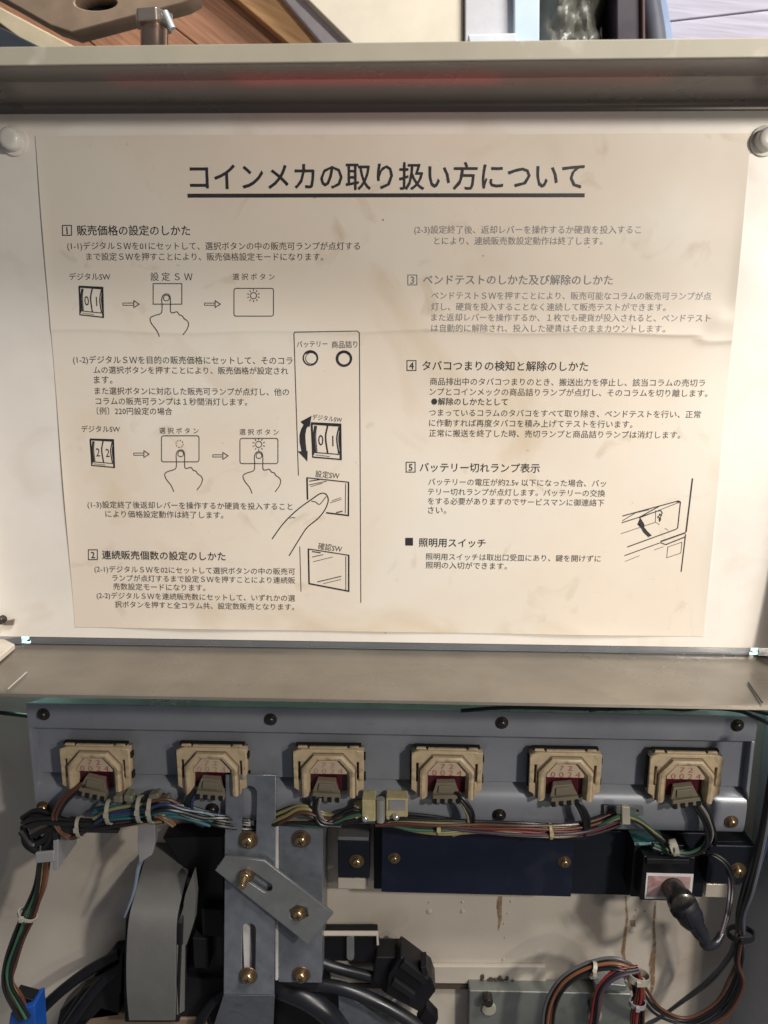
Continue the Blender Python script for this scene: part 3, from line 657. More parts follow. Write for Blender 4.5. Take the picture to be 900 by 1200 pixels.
# ================================================================ GREY RAIL
def yy(py, z=0.0, px=460): return W(px, py, z).y
RX0, RX1 = W(33, 850, 0).x, W(887, 852, 0).x
rail = thing('mounting_rail', 'long grey painted metal mounting rail carrying the six tan sockets', 'rail', W(460, 900, 0))
bm = B()
prof = [(yy(831, -.03), -0.044), (yy(832), -0.0006), (yy(832.6), 0), (yy(860), 0), (yy(861.2), -0.0005), (yy(863.5), -0.0062), (yy(865), -0.0068), (yy(919.5), -0.0068), (yy(920.5), -0.009), (yy(922), -0.0105), (yy(924.5), -0.0085), (yy(928), -0.0045), (yy(934), -0.0018), (yy(942), -0.0012), (yy(958), -0.0016), (yy(968), -0.0030), (yy(973), -0.007), (yy(974), -0.02), (yy(974), -0.044)]
extrude_profile(bm, prof, RX0, RX1, 2)
# close both ends
for xx in (RX0, RX1):
    vs = [bm.verts.new((xx, a, b)) for a, b in prof]; bm.faces.new(vs)
obj('rail_channel', bm, M['rail'], rail, smooth=True)
bm = B(); a = W(878.5, 890, 0); prism(bm, [(a.x, yy(861)), (RX1+0.0003, yy(861)), (RX1+0.0003, yy(931)), (a.x+0.001, yy(922)), (a.x, yy(918))], -0.02, -0.0004); obj('end_flap', bm, M['rail'], rail, bevel=0.0008)
bm = B(); a = W(40, 890, 0); prism(bm, [(RX0-0.0003, yy(861)), (a.x, yy(861)), (a.x, yy(922)), (a.x-0.002, yy(950)), (RX0-0.0003, yy(950))], -0.02, -0.0004); obj('end_flap', bm, M['rail'], rail, bevel=0.0008)
for px, py in ((51, 837), (317, 843), (588, 847), (864, 850)): screw(px, py, 0.0, 4.6, rail, 'dark')
for px, py in ((51, 946), (249, 948), (585, 955), (857, 963)): screw(px, py, -0.0012, 4.9, rail, 'brass' if px > 800 or px < 100 else 'dark')
# small notches / embossings
# ================================================================ SIX SOCKETS
def make_socket(lab, px, py, tiltz, dx, first=None):
    global first_plug_x
    u = PXM; z0 = -0.0068+7*u
    c = W(px, py, z0)
    t = thing('lamp_socket', lab, 'socket', c, 'tan sockets mounted along the grey rail')
    if first:
        for ch in [o for o in bpy.data.objects if o.parent == first]:
            n = ch.copy(); C.objects.link(n); n.parent = t; WL[n.name] = WL[ch.name]-WL[first.name]+c
            for g in [o for o in bpy.data.objects if o.parent == ch]:
                m = g.copy(); C.objects.link(m); m.parent = n
            if ch.name.startswith('stamped') and px < 450: n.data = n.data.copy(); n.data.materials[0] = M['redinkf']
            if ch.name.startswith('plug'):
                n.rotation_euler[2] = tiltz-0.22*0+0.0; n.location.x = first_plug_x+dx*u
        t.rotation_euler[2] = random.uniform(-0.02, 0.02)
        return t
    X = lambda pts: [(c.x+x*u, c.y+y*u) for x, y in pts]
    h0, h1 = 0.0, 9*u
    # body plate with arch opening
    me = plate_curve(X([(-41, 23), (-41, -24), (-36, -27), (-34, -33), (-27.2, -33), (-26, 2), (-13, 17), (13, 17), (26, 2), (27.2, -33), (34, -33), (35, -27), (41, -24), (41, 23), (30, 25), (-30, 25)]),
                     [X([(-35.6, 10), (-32.8, 10), (-32.8, -14), (-35.6, -14)]), X([(32.8, 10), (35.6, 10), (35.6, -14), (32.8, -14)])], z0, z0+h1*1.25, 0.0004)
    obj('socket_body', me, M['sock'], t)
    bm = B(); prism(bm, X([(-40, 22), (40, 22), (40, -23), (-40, -23)]), -0.0068, z0+2.5*u); obj('base_plate', bm, M['sockd'], t)
    obj('shadow_seam', plate_curve(X([(-32.6, -32.6), (-32.6, 3.6), (-17.5, 21.6), (17.5, 21.6), (32.6, 3.6), (32.6, -32.6), (27.5, -32.8), (26.3, 2), (13.2, 17.2), (-13.2, 17.2), (-26.3, 2), (-27.5, -32.8)]), [], z0+h1, z0+h1*1.25+0.00015, 0.00005), M['sockd'], t)
    # raised rim round the arch, bevelled inwards
    bm = B(); outer = [(-31, -33), (-31, 3), (-16.5, 20), (16.5, 20), (31, 3), (31, -33)]; mid = [(-28.5, -33), (-28.5, 2), (-15, 17.6), (15, 17.6), (28.5, 2), (28.5, -33)]
    inn = [(-25, -32), (-25, 0.5), (-13, 14.6), (13, 14.6), (25, 0.5), (25, -32)]; inb = [(-22, -32), (-22, -1), (-11.5, 12.5), (11.5, 12.5), (22, -1), (22, -32)]
    rows = [[bm.verts.new((*p, zz)) for p in X(q)] for q, zz in ((outer, z0+h1*1.2), (outer, z0+16*u), (mid, z0+17.5*u), (inn, z0+16.5*u), (inb, z0+12*u), (inb, z0+2*u))]
    for a, b in zip(rows, rows[1:]):
        for i in range(5): bm.faces.new((a[i], a[i+1], b[i+1], b[i]))
    for i in (0, 5): bm.faces.new([r[i] for r in rows])
    obj('arch_rim', bm, M['sock'], t, bevel=0.0003)
    bm = B(); prism(bm, X([(-21.5, -1), (-11.5, 12), (11.5, 12), (21.5, -1), (21.5, -4.5), (-21.5, -4.5)]), z0+2*u, z0+13*u); obj('number_plate', bm, M['numplate'], t, bevel=0.0002)
    bm = B(); prism(bm, X([(-21.8, -4.7), (21.8, -4.7), (21.8, -30), (-21.8, -30)]), z0+2*u, z0+5*u); obj('maroon_base', bm, M['redbase'], t, bevel=0.0003)
    bm = B(); prism(bm, X([(-38, 26), (38, 26), (38, 28.6), (-38, 28.6)]), z0, z0+6*u); prism(bm, X([(-42.5, 19), (-41, 19), (-41, -20), (-42.5, -20)]), z0, z0+7*u); prism(bm, X([(41, 17), (43, 17), (43, 10), (41, 10)]), z0, z0+7*u); prism(bm, X([(41, -8), (43, -8), (43, -16), (41, -16)]), z0, z0+7*u)
    obj('clip_frame', bm, M['matt_black'], t)
    bm = B()
    for sx in (-1, 1): prism(bm, X([(sx*30-6, 25.4), (sx*30+6, 25.4), (sx*30+5, 27.8), (sx*30-5, 27.8)]), z0+4*u, z0+8*u)
    prism(bm, X([(-22, 25.2), (22, 25.2), (22, 27.2), (-22, 27.2)]), z0+5*u, z0+9*u)
    obj('clip_tab', bm, M['sock'], t, bevel=0.0002)
    # red stamped digits
    def dg(s, x0, x1, yc, ys):
        cu = bpy.data.curves.new('t', 'FONT'); cu.body = s; cu.size = 1; cu.resolution_u = 2; cu.offset = -0.004
        o = bpy.data.objects.new('t', cu); C.objects.link(o); me = bpy.data.meshes.new_from_object(o.evaluated_get(bpy.context.evaluated_depsgraph_get())); bpy.data.objects.remove(o); bpy.data.curves.remove(cu)
        xs_ = [v.co.x for v in me.vertices]; a, b = min(xs_), max(xs_); k = (x1-x0)/(b-a)
        hk = 8.2/0.73 if len(s) < 4 else 8.6/0.73
        for v in me.vertices: v.co = (c.x+(x0+(v.co.x-a)*k)*u, c.y+(yc+(v.co.y-.36)*hk*ys)*u, z0+13.4*u)
        return me
    d = join([dg('7 2', -7.5, 7.5, 7.6, 0.82), dg('0 0 2 4', -17, 17, -0.6, 0.84)]); obj('stamped_digits', d, M['redink'], t)
    # plug with four contact holes
    bm = B(); q = [(-11, -11), (10, -11), (14, -28), (-15, -28)]
    prism(bm, X(q), z0+8*u, z0+15*u, X([(-12, -13), (10, -13), (16, -28), (-17, -28)]))
    prism(bm, X([(-15.5, -25.5), (15, -25.5), (17, -35), (-17.5, -35)]), z0+9*u, z0+20*u); prism(bm, X([(-9, -15), (8, -15), (9, -24), (-10, -24)]), z0+14*u, z0+17*u)
    pl = obj('plug', bm, M['plug'], t, bevel=0.0004)
    bm = B()
    for k in range(4): prism(bm, X([(-16+9*k, -29.5), (-11.5+9*k, -29.5), (-11.5+9*k, -35.3), (-16+9*k, -35.3)]), z0+12*u, z0+21.4*u)
    h = obj('contact_hole', bm, M['matt_black'], pl)

    first_plug_x = pl.location.x; pl.rotation_euler[2] = tiltz; pl.location.x += dx*u
    return t
socks = [(116, 893, 'tan arch socket with its plug leaning left, leftmost on the grey rail', -0.22, -1),
         (251, 894, 'tan arch socket half hidden by the top of the slotted steel bar', -0.06, -1),
         (386, 896, 'tan arch socket just right of the slotted steel bar, plug straight', -0.05, -2),
         (523, 898, 'tan arch socket fourth from the left, directly above the left half of the blue cover', 0.03, 0),
         (660, 900, 'tan arch socket above the right end of the blue cover, brighter red digits', 0.12, -1),
         (799, 902, 'tan arch socket with its plug leaning right, above the key switch', 0.16, 0)]
first = None
for px, py, lab, tz, dx in socks:
    s_ = make_socket(lab, px, py, tz, dx, first)
    if first is None: first = s_
# ================================================================ NAVY RAIL, BLUE COVER, BRACKETS
nr = thing('dark_crossbar', 'long black-navy metal crossbar running behind the blue cover to the key switch', 'crossbar', W(640, 1010, -0.024))
bm = B(); box(bm, 438, 972, 828, 1047, -0.044, -0.022); obj('crossbar_channel', bm, M['navy'], nr, bevel=0.001)
bb = thing('blue_cover', 'dark blue painted flat metal cover held by two screws', 'cover', W(559, 1008, -0.02))
bm = B(); me = rectpts(447, 966, 672, 1048.5, -0.012); prism(bm, me, -0.03, -0.012); obj('cover_plate', bm, M['bluebox'], bb, bevel=0.0008)
screw(462, 1005.5, -0.012, 4.6, bb, 'brass'); screw(661.5, 1010, -0.012, 4.8, bb, 'brass')
ab = thing('dark_angle_bracket', 'small dark navy bracket with one bolt between the zinc plate and the blue cover', 'bracket', W(415, 1008, -0.02))
bm = B(); box(bm, 396, 985, 433, 1029, -0.03, -0.014); obj('bracket_plate', bm, M['navy'], ab, bevel=0.0008)
bm = B(); box(bm, 396, 981, 432, 985, -0.03, -0.013); obj('bracket_lip', bm, M['zincd'], ab, bevel=0.0004)
bm = B(); box(bm, 396, 1029.5, 431, 1042, -0.045, -0.028); obj('bracket_foot', bm, M['wall'], ab, bevel=0.0006)
screw(418, 1009, -0.014, 5.6, ab)
rb = thing('black_end_bracket', 'black metal bracket with one bright bolt at the right wall', 'bracket', W(855, 1012, -0.02))
bm = B(); box(bm, 829, 991, 884, 1036, -0.036, -0.010); obj('bracket_plate', bm, M['navy'], rb, bevel=0.0012)
bm = B(); polyp(bm, [(832, 986), (874, 986), (882, 991), (829, 991)], -0.034, -0.014); obj('bracket_lip', bm, M['matt_black'], rb, bevel=0.0004)
bm = B(); box(bm, 827, 1036.5, 868, 1052, -0.045, -0.026); obj('bracket_foot', bm, M['wall'], rb, bevel=0.0006)
screw(864, 1020, -0.010, 6.4, rb)
# ================================================================ SLOTTED BAR, PLATE AND LINK
def Wp(pts, z): return [W(x, y, z)[:2] for x, y in pts]
zp = thing('zinc_backing_plate', 'upright bluish zinc plate with one bolt near the top and one near the bottom', 'plate', W(352, 1060, -0.008))
bm = B(); R_ = Wp([(327, 968), (378.5, 969), (377, 1152), (326, 1151)], -0.006); prism(bm, R_, -0.0085, -0.006); obj('plate', bm, M['zinc'], zp, bevel=0.0004)
bm = B(); prism(bm, Wp([(322.5, 968), (326, 968), (325.6, 1149), (322.5, 1149)], -0.004), -0.03, -0.004); obj('bright_flange', bm, M['whitelabel'], zp, bevel=0.0003)  # added white strip in place of the gap that shows white
bm = B(); prism(bm, Wp([(372, 972), (378.5, 972), (377, 1150), (371, 1150)], -0.0086), -0.044, -0.0086); obj('plate_return', bm, M['zincd'], zp)
screw(353, 983, -0.006, 7.2, zp); screw(353, 1142, -0.006, 7.2, zp)
sb = thing('slotted_bar', 'tall zinc bar with two long slots, its foot bent forward', 'bar', W(293, 1040, 0.004))
zb = 0.004
r = 8.6*PXM
me = plate_curve(Wp([(264.5, 908), (323, 908.5), (321.5, 1166), (262, 1165)], zb), [stadium(W(292.5, 929, zb), W(291.5, 978, zb), r), stadium(W(291.5, 1089, zb), W(291, 1138, zb), r)], zb-0.0022, zb, 0.0003)
obj('bar_plate', me, M['zinc'], sb)
bm = B()
p0, p1 = W(262, 1166, zb), W(321.5, 1167, zb); q0, q1 = W(251, 1200, -0.020), W(320, 1202, -0.020); s0, s1 = W(247, 1225, -0.034), W(320, 1228, -0.034)
f = []
for dz in (0, -0.0022): f.append([bm.verts.new(v+Vector((0, 0, dz))) for v in (p0, p1, q1, s1, s0, q0)])
a, b = f
bm.faces.new((a[0], a[1], a[2], a[5])); bm.faces.new((a[5], a[2], a[3], a[4])); bm.faces.new((b[0], b[5], b[2], b[1])); bm.faces.new((b[5], b[4], b[3], b[2]))
for i in range(6): bm.faces.new((a[i], a[(i+1) % 6], b[(i+1) % 6], b[i]))
obj('bent_foot', bm, M['zinc'], sb, bevel=0.0003)
for q in ((285, 1078, 294.5, 1142), (285, 962, 298, 978)):  # added white strips so the slots show white behind
    bm = B(); box(bm, *q, -0.012, -0.002); obj('white_spacer', bm, M['whitelabel'], sb, bevel=0.0003)
screw(291, 984, zb, 7.2, sb); screw(291, 1143, zb, 7.2, sb)
lk = thing('slotted_link', 'short dull zinc link set diagonally across the slotted bar, with one slot', 'link', W(320, 1055, 0.009))
zk = 0.0085
me = plate_curve(Wp([(252, 1020), (264.5, 1003), (310, 1009), (390.5, 1071), (361, 1107)], zk), [stadium(W(290, 1025, zk), W(312, 1040, zk), 7.4*PXM), [tuple(W(350+12.5*math.cos(math.radians(a)), 1070+9.5*math.sin(math.radians(a)), zk)[:2]) for a in (20, 80, 140, 200, 260, 320)]], zk-0.0024, zk, 0.0003)
obj('link_plate', me, M['zincd'], lk)
st = screw(288, 1025, zk-0.0008, 6.6, lk)
c = W(287.5, 1024.5, zk); bm = B(); prism(bm, [(c.x+8*PXM*math.cos(k*math.pi/3+.3), c.y+8*PXM*math.sin(k*math.pi/3+.3)) for k in range(6)], zk, zk+0.0032); obj('nut', bm, M['washer'], lk, bevel=0.0004)
bm = B(); d = W(287, 1026, zk+0.010); lathe(bm, [(4.6*PXM, 0), (4.6*PXM, 0.008), (3.9*PXM, 0.009), (0.5*PXM, 0.0092)], 20, (c.x-0.0005, c.y-0.001, zk+0.0015), Matrix.Rotation(0.2, 3, 'X')); obj('stud', bm, M['brass'], lk, smooth=True)
screw(350, 1070, zk-0.0022, 6.4, lk)
# ================================================================ GREY STRAP DUCT
du = thing('grey_strap', 'wide grey plastic strap folded over a black housing, left of the slotted bar', 'strap', W(180, 1090, 0.0))
def sheetrow(bm, rows, th):
    "rows: list of (left world, right world); thickness th behind"
    A = [[bm.verts.new(p) for p in r_] for r_ in rows]; D = [[bm.verts.new(Vector(p)-Vector((0, 0, th))) for p in r_] for r_ in rows]
    n = len(rows)
    for i in range(n-1):
        bm.faces.new((A[i][0], A[i][1], A[i+1][1], A[i+1][0])); bm.faces.new((D[i][0], D[i+1][0], D[i+1][1], D[i][1]))
        bm.faces.new((A[i][0], A[i+1][0], D[i+1][0], D[i][0])); bm.faces.new((A[i][1], D[i][1], D[i+1][1], A[i+1][1]))
    bm.faces.new((A[0][0], D[0][0], D[0][1], A[0][1])); bm.faces.new((A[-1][0], A[-1][1], D[-1][1], D[-1][0]))
Lp = crom([W(176, 985, -.046), W(167, 1015, -.026), W(158, 1048, -.008), W(151, 1076, 0.005), W(148, 1115, 0.009), W(148, 1160, 0.009), W(151, 1196, 0.006)], 5)
Rp = crom([W(226, 988, -.046), W(221, 1018, -.026), W(213, 1050, -.008), W(207, 1079, 0.005), W(206, 1115, 0.009), W(206, 1160, 0.009), W(205, 1196, 0.006)], 5)
bm = B(); sheetrow(bm, list(zip(Lp, Rp)), 0.002)
obj('strap_face', bm, M['duct'], du, bevel=0.0007)
bm = B(); sheetrow(bm, [(W(164, 1010, -.032), W(226, 1020, -.032)), (W(147, 1076, 0.001), W(213, 1082, 0.001)), (W(145, 1150, 0.003), W(210, 1151, 0.003)), (W(146, 1198, 0.001), W(210, 1198, 0.001))], 0.02)
obj('strap_core', bm, M['matt_black'], du, bevel=0.0006)  # black backing: dark strap sides plus painted shadow along the edges
bm = B(); sheetrow(bm, [(W(210, 1079, .003), W(213, 1079, -.02)), (W(222, 1040, -.010), W(228, 1045, -.03))], 0.001); sheetrow(bm, [(W(207, 1108, .003), W(217, 1108, -.004)), (W(207, 1190, .003), W(216, 1185, -.004))], 0.001)
polyp(bm, [(210, 1084), (217, 1048), (226, 1024), (229, 1050), (227, 1080), (219, 1106), (210, 1118)], -0.012, -0.004)
obj('strap_side', bm, M['duct'], du, bevel=0.0003)
bm = B(); tube(bm, crom([W(179, 984, -.008), W(172, 997, -.004), W(163, 1015, 0), W(157, 1045, 0.004), W(146, 1075, 0.006)], 6), lambda t: 0.0022*(1-t*.7), 8, 1.0); obj('strap_hook', bm, mat('pale_blue_hook', (0.30, 0.38, 0.50), 0.2, metal=0.6), du, smooth=True)
hs = thing('black_housing', 'black plastic mechanism housing behind the grey strap', 'housing', W(220, 1100, -0.03))  # mechanism blocks whose black also paints the dark open interior
bm = B(); polyp(bm, [(190, 982), (262, 980), (264, 1180), (210, 1200), (232, 1040)], -0.044, -0.026); polyp(bm, [(130, 1118), (262, 1100), (262, 1230), (60, 1230), (70, 1185), (105, 1150)], -0.044, -0.03)
obj('housing_block', bm, M['black'], hs, bevel=0.001)
bm = B(); box(bm, 236, 1066, 262, 1098, -0.03, -0.018); box(bm, 226, 1100, 244, 1135, -0.03, -0.016); obj('housing_rib', bm, M['matt_black'], hs, bevel=0.001)
bm = B(); polyp(bm, [(140, 1120), (144, 1120), (142, 1165), (137, 1163)], -0.03, -0.012); polyp(bm, [(96, 1160), (140, 1140), (140, 1190), (70, 1200)], -0.03, -0.02); obj('housing_arm', bm, M['matt_black'], hs, bevel=0.0008)
bm = B(); polyp(bm, [(208, 1145), (262, 1150), (262, 1215), (208, 1215)], -0.03, -0.022); obj('housing_floor', bm, M['matt_black'], hs)
tr = thing('tan_tray', 'tan board lying at the bottom edge under the grey strap', 'board', W(160, 1190, -0.02))
bm = B(); polyp(bm, [(118, 1180), (150, 1190), (210, 1194), (240, 1194), (250, 1230), (90, 1230), (100, 1200)], -0.030, -0.020); obj('board', bm, M['card'], tr, bevel=0.001)
# ================================================================ LOWER RIGHT PLATE
gp = thing('galvanised_box', 'dull galvanised metal box with two standoffs at the bottom edge', 'box', W(650, 1190, -0.02))
bm = B(); polyp(bm, [(550, 1161), (740, 1165), (741, 1240), (549, 1240)], -0.043, -0.030); obj('box_shell', bm, M['greenplate'], gp, bevel=0.001)
for px, py in ((573, 1182), (697, 1190)):
    bm = B(); c = W(px, py, -0.029); lathe(bm, [(9*PXM, -0.002), (9.6*PXM, 0), (9*PXM, 0.001), (5*PXM, 0.0012)], 24, c); so = obj('grommet', bm, M['white_nylon'], gp, smooth=True)
    bm = B(); c = W(px-1, py-8, -0.022); lathe(bm, [(6.5*PXM, -0.006), (6.5*PXM, 0.001), (5.6*PXM, 0.002), (3*PXM, 0.0022)], 20, c); obj('standoff_screw', bm, M['darkbolt'], gp, smooth=True)
bm = B(); polyp(bm, [(697, 1152), (734, 1155), (733, 1162), (697, 1160)], -0.044, -0.026); obj('latch_pin', bm, M['zincd'], gp, bevel=0.0006)
# ================================================================ BLACK PARTS, BOTTOM CENTRE
bp = thing('black_hanger', 'black plastic hanger strip with a pale metal tab, under the zinc plate', 'hanger', W(412, 1110, -0.03))
bm = B(); polyp(bm, [(378, 1098), (442, 1098), (443, 1112), (448, 1120), (446, 1128), (378, 1126)], -0.040, -0.026); obj('hanger_strip', bm, M['black'], bp, bevel=0.0008)
bm = B(); polyp(bm, [(378, 1094.5), (443, 1094.5), (444, 1108), (441.5, 1108), (441, 1097), (378, 1097)], -0.0255, -0.022); obj('hanger_edge', bm, M['wall'], bp, bevel=0.0003)
me = plate_curve(stadium(W(410.5, 1100, -0.022), W(410.5, 1122, -0.022), 4.8*PXM), [], -0.026, -0.022, 0.0003); obj('metal_tab', me, M['zincd'], bp)
cn = thing('black_connector', 'chunky black plug connector lying askew on cables at bottom centre', 'connector', W(478, 1155, -0.01))
rot = lambda pts: pts
bm = B(); polyp(bm, [(470, 1121), (506, 1148), (511, 1162), (492, 1187), (452, 1166), (455, 1142)], -0.03, -0.008); obj('connector_body', bm, M['black'], cn, bevel=0.0014)
bm = B(); polyp(bm, [(474, 1126), (502, 1148), (497, 1155), (468, 1134)], -0.009, -0.005); polyp(bm, [(493, 1134), (500, 1133), (502, 1143), (495, 1146)], -0.02, -0.005); polyp(bm, [(462, 1148), (487, 1166), (483, 1172), (458, 1155)], -0.009, -0.005); obj('connector_latch', bm, M['matt_black'], cn, bevel=0.0006)
bm = B(); polyp(bm, [(440, 1122), (470, 1122), (452, 1166), (436, 1150)], -0.036, -0.016); obj('connector_collar', bm, M['black'], cn, bevel=0.0014)
bm = B(); polyp(bm, [(500, 1180), (514, 1195), (505, 1215), (488, 1200)], -0.02, -0.010); obj('connector_tail', bm, M['black'], cn, bevel=0.001)
def cable(lab, pix, rpx, m=None):
    o = wire('black_cable', pix, rpx*PXM, m or M['blackr'], n=10, sides=14); return prop(o, lab, 'cable', 'black cables')
cable('thick black cable running from under the zinc plate to the bottom, below the black connector', [(318, 1135, -.02), (345, 1150, -.018), (400, 1158, -.014), (450, 1178, -.012), (490, 1203, -.01), (520, 1230, -.01)], 8.5)
cable('thick black cable at the bottom edge beside the foot of the slotted bar', [(318, 1150, -.02), (335, 1160, -.016), (362, 1172, -.012), (388, 1192, -.01), (410, 1225, -.01)], 13)
cable('short black cable stub behind the zinc plate pointing to the black connector', [(372, 1126, -.024), (400, 1136, -.024), (440, 1146, -.022), (462, 1152, -.02)], 7)
dk = thing('dark_sump', 'dark opening behind the bottom cables', 'opening', W(360, 1180, -0.04))
bm = B(); polyp(bm, [(322, 1110), (383, 1112), (388, 1150), (430, 1172), (440, 1240), (318, 1240)], -0.0445, -0.040); obj('sump_plate', bm, M['black'], dk)  # flat black plate put in for the darkness of an opening
gd = thing('clear_guard', 'pale folded metal guard leaning below the black hanger', 'guard', W(420, 1180, -0.03))
bm = B(); polyp(bm, [(396, 1166), (402, 1163), (470, 1210), (462, 1240), (400, 1240)], -0.038, -0.030); obj('guard_plate', bm, M['zinc'], gd, bevel=0.0008)
# ================================================================ KEY SWITCH
ks = thing('key_switch', 'black key switch block with a worn pink sticker and a black barrel plug pointing down', 'switch', W(780, 1030, 0))
bm = B(); box(bm, 741, 990, 800, 1052, -0.036, -0.004); obj('switch_block', bm, M['black'], ks, bevel=0.001)
bm = B(); polyp(bm, [(743, 987), (780, 987), (782, 991), (744, 991)], -0.02, -0.003); obj('block_ridge', bm, mat('glossy_ridge', (0.45, 0.85, 0.85), 0.12, metal=0.9), ks, bevel=0.0003)  # the tube's teal reflection is put into the ridge colour
bm = B(); box(bm, 752, 1004, 813, 1056, -0.02, 0.006); obj('switch_front', bm, M['black'], ks, bevel=0.001)
bm = B(); box(bm, 758, 1007, 808, 1013, -0.02, 0.0085); obj('front_ridge', bm, M['matt_black'], ks, bevel=0.0006)
bm = B(); box(bm, 756.5, 1024, 811.5, 1054, 0.004, 0.0065); obj('sticker', bm, M['whitelabel'], ks)
bm = B(); box(bm, 759, 1027, 808.5, 1051, 0.006, 0.0068); obj('worn_print', bm, M['pinklabel'], ks)
def axis_lathe(name, p, q, prof, m, par, seg=26):
    d = (q-p); L_ = d.length; rt = d.to_track_quat('Z', 'Y').to_matrix(); bm = B()
    lathe(bm, [(r_*PXM, t_*L_) for r_, t_ in prof], seg, p, rt); return obj(name, bm, m, par, smooth=True)
pa, pb, pc = W(788, 1040, 0.007), W(803, 1064, 0.030), W(829, 1106, 0.036)
axis_lathe('lock_barrel', pa, pb, [(13, 0), (13.5, .4), (14, .6), (15.5, .62), (16, .8), (15.5, .95), (13, 1)], M['darkbolt'], ks)
axis_lathe('plug_boot', W(800, 1060, .028), pc, [(14.5, 0), (15, .1), (14.4, .35), (11.5, .5), (9.5, .55), (8.5, .75), (6, .92), (3, 1)], M['blackr'], ks)
axis_lathe('boot_ring', W(799.5, 1059, .0275), W(804, 1067, .0290), [(15.6, 0), (16.2, .2), (16.2, .8), (15.6, 1)], M['matt_black'], ks)
bm = B(); tube(bm, crom([W(822, 1092, .034), W(826, 1108, .034), W(838, 1106, .03), W(846, 1094, .026)], 6), lambda t: (5.5-1.5*t)*PXM, 10); obj('boot_elbow', bm, M['blackr'], ks, smooth=True)
bm = B(); tube(bm, [W(803, 1072, .046), W(811, 1088, .046)], 2*PXM, 8); tube(bm, [W(818, 1098, .043), W(824, 1106, .041)], 1.6*PXM, 8); obj('boot_rib', bm, M['black'], ks, smooth=True)
kw = thing('switch_lead', 'dark two core lead looping from the black bracket down to the plug boot', 'wire', W(850, 1050, 0.01))
bundle([(790, 1000, .0), (818, 998, .0), (838, 1003, .0), (853, 1018, .004), (857, 1040, .01), (853, 1070, .02), (845, 1096, .027)], ['black', 'purple', 'black'], 1.7*PXM, kw, 0.9, seed=5)
# ================================================================ HARNESSES
Z1 = 0.008
def harness(name, lab): return thing(name, lab, 'wiring', (0, 0, 0))
def hth(lab, at_, name='wire_harness'): return thing(name, lab, 'wiring', W(*at_), 'wiring looms')
h1 = hth('loom of brown, red and orange wires crossing under the leftmost socket', (90, 968, Z1))
bundle([(38, 975, .004), (60, 968, .006), (90, 970, .008), (120, 966, .008), (150, 963, .008), (190, 958, .008)], ['brown', 'red', 'orange', 'brown', 'purple', 'black', 'yellow', 'grey', 'black', 'brown', 'black'], 1.6*PXM, h1, 1.05, seed=2)
bundle([(28, 962, .004), (42, 958, .006), (60, 961, .008), (80, 966, .008), (140, 968, .006)], ['black', 'black', 'black', 'black', 'black', 'black'], 2.6*PXM, h1, 1.0, seed=12)
bundle([(30, 968, .0), (38, 985, .002), (48, 992, .002), (62, 982, .004), (64, 966, .006)], ['black', 'black', 'black', 'black'], 4.0*PXM, h1, 1.1, seed=9)
tie('cable_tie', 94, 969, .008, 12, M['white_nylon'], h1, 0.1, 4)
h2 = hth('loom of teal blue wires with white ties left of the slotted bar', (165, 952, Z1))
bundle([(112, 958, .008), (130, 953, .01), (160, 951, .01), (190, 948, .01), (215, 950, .008), (250, 960, .004)], ['teal', 'teal', 'blue', 'teal', 'teal', 'green', 'teal', 'yellow', 'teal', 'teal', 'blue', 'teal'], 1.7*PXM, h2, 1.2, seed=3)
bundle([(175, 945, .012), (195, 943, .012), (215, 950, .01), (240, 957, .006), (262, 962, .004), (300, 968, -.004), (335, 960, .0)], ['black', 'black', 'blue', 'black', 'brown', 'black'], 2.0*PXM, h2, 1.25, seed=4)
bundle([(182, 955, .012), (192, 958, .012), (204, 967, .01)], ['yellow', 'yellow', 'orange'], 1.7*PXM, h2, 0.9, seed=41)
for px, py, rr in ((129, 951, 14), (165, 948, 15), (178, 948, 15)): tie('cable_tie', px, py, .010, rr, M['white_nylon'], h2, 0.02, 4.5)
for px, py, a_ in ((150, 937, .3), (180, 936, -.2), (138, 938, 0.1), (192, 941, -.5)):
    bm = B(); polyp(bm, [(px-7+3*a_, py-4-4*a_), (px+5, py-5+5*a_), (px+6-3*a_, py+4+4*a_), (px-6, py+4-3*a_)], .004, .013+.003*a_); obj('crimp_cap', bm, M['clear_cap'], h2, bevel=0.0016)
tg = thing('tape_tab', 'grey metal cable tab hanging between the white ties', 'tab', W(172, 975, 0.002))
bm = B(); polyp(bm, [(162, 958), (181, 958), (182, 985), (178, 1002), (163, 1012), (161, 985)], -0.002, 0.0035); obj('tab_plate', bm, M['tapegrey'], tg, bevel=0.0005)
h3 = hth('loom of yellow and dark wires between the slotted bar and the yellowed terminals', (380, 955, Z1))
bundle([(318, 962, .0), (335, 955, .004), (355, 949, .006), (385, 960, .006), (415, 956, .006), (440, 952, .006)], ['yellow', 'black', 'yellow', 'black', 'yellow', 'brown', 'black'], 1.8*PXM, h3, 1.3, seed=6)
bundle([(320, 965, .002), (345, 963, .004), (380, 964, .006), (410, 952, .008), (430, 950, .008)], ['black', 'yellow', 'black', 'green'], 1.8*PXM, h3, 1.1, seed=7)
tm = thing('terminal_clamp', 'yellowed plastic terminal pair with pale band above the left end of the cover', 'terminal', W(447, 948, 0.008))
bm = B(); box(bm, 424, 938, 440, 963, -0.001, 0.012); polyp(bm, [(414, 947), (424, 945), (424, 961), (416, 960)], 0, 0.009); obj('terminal_block', bm, M['yellowed'], tm, bevel=0.0008)
bm = B(); box(bm, 452, 936, 478, 958, -0.001, 0.010); polyp(bm, [(452, 957), (467, 957), (469, 968), (454, 968)], 0, 0.010); obj('terminal_block', bm, M['yellowed'], tm, bevel=0.0010)
bm = B(); box(bm, 456, 938, 475, 950, 0.0098, 0.0106); obj('terminal_window', bm, M['tapegrey'], tm)
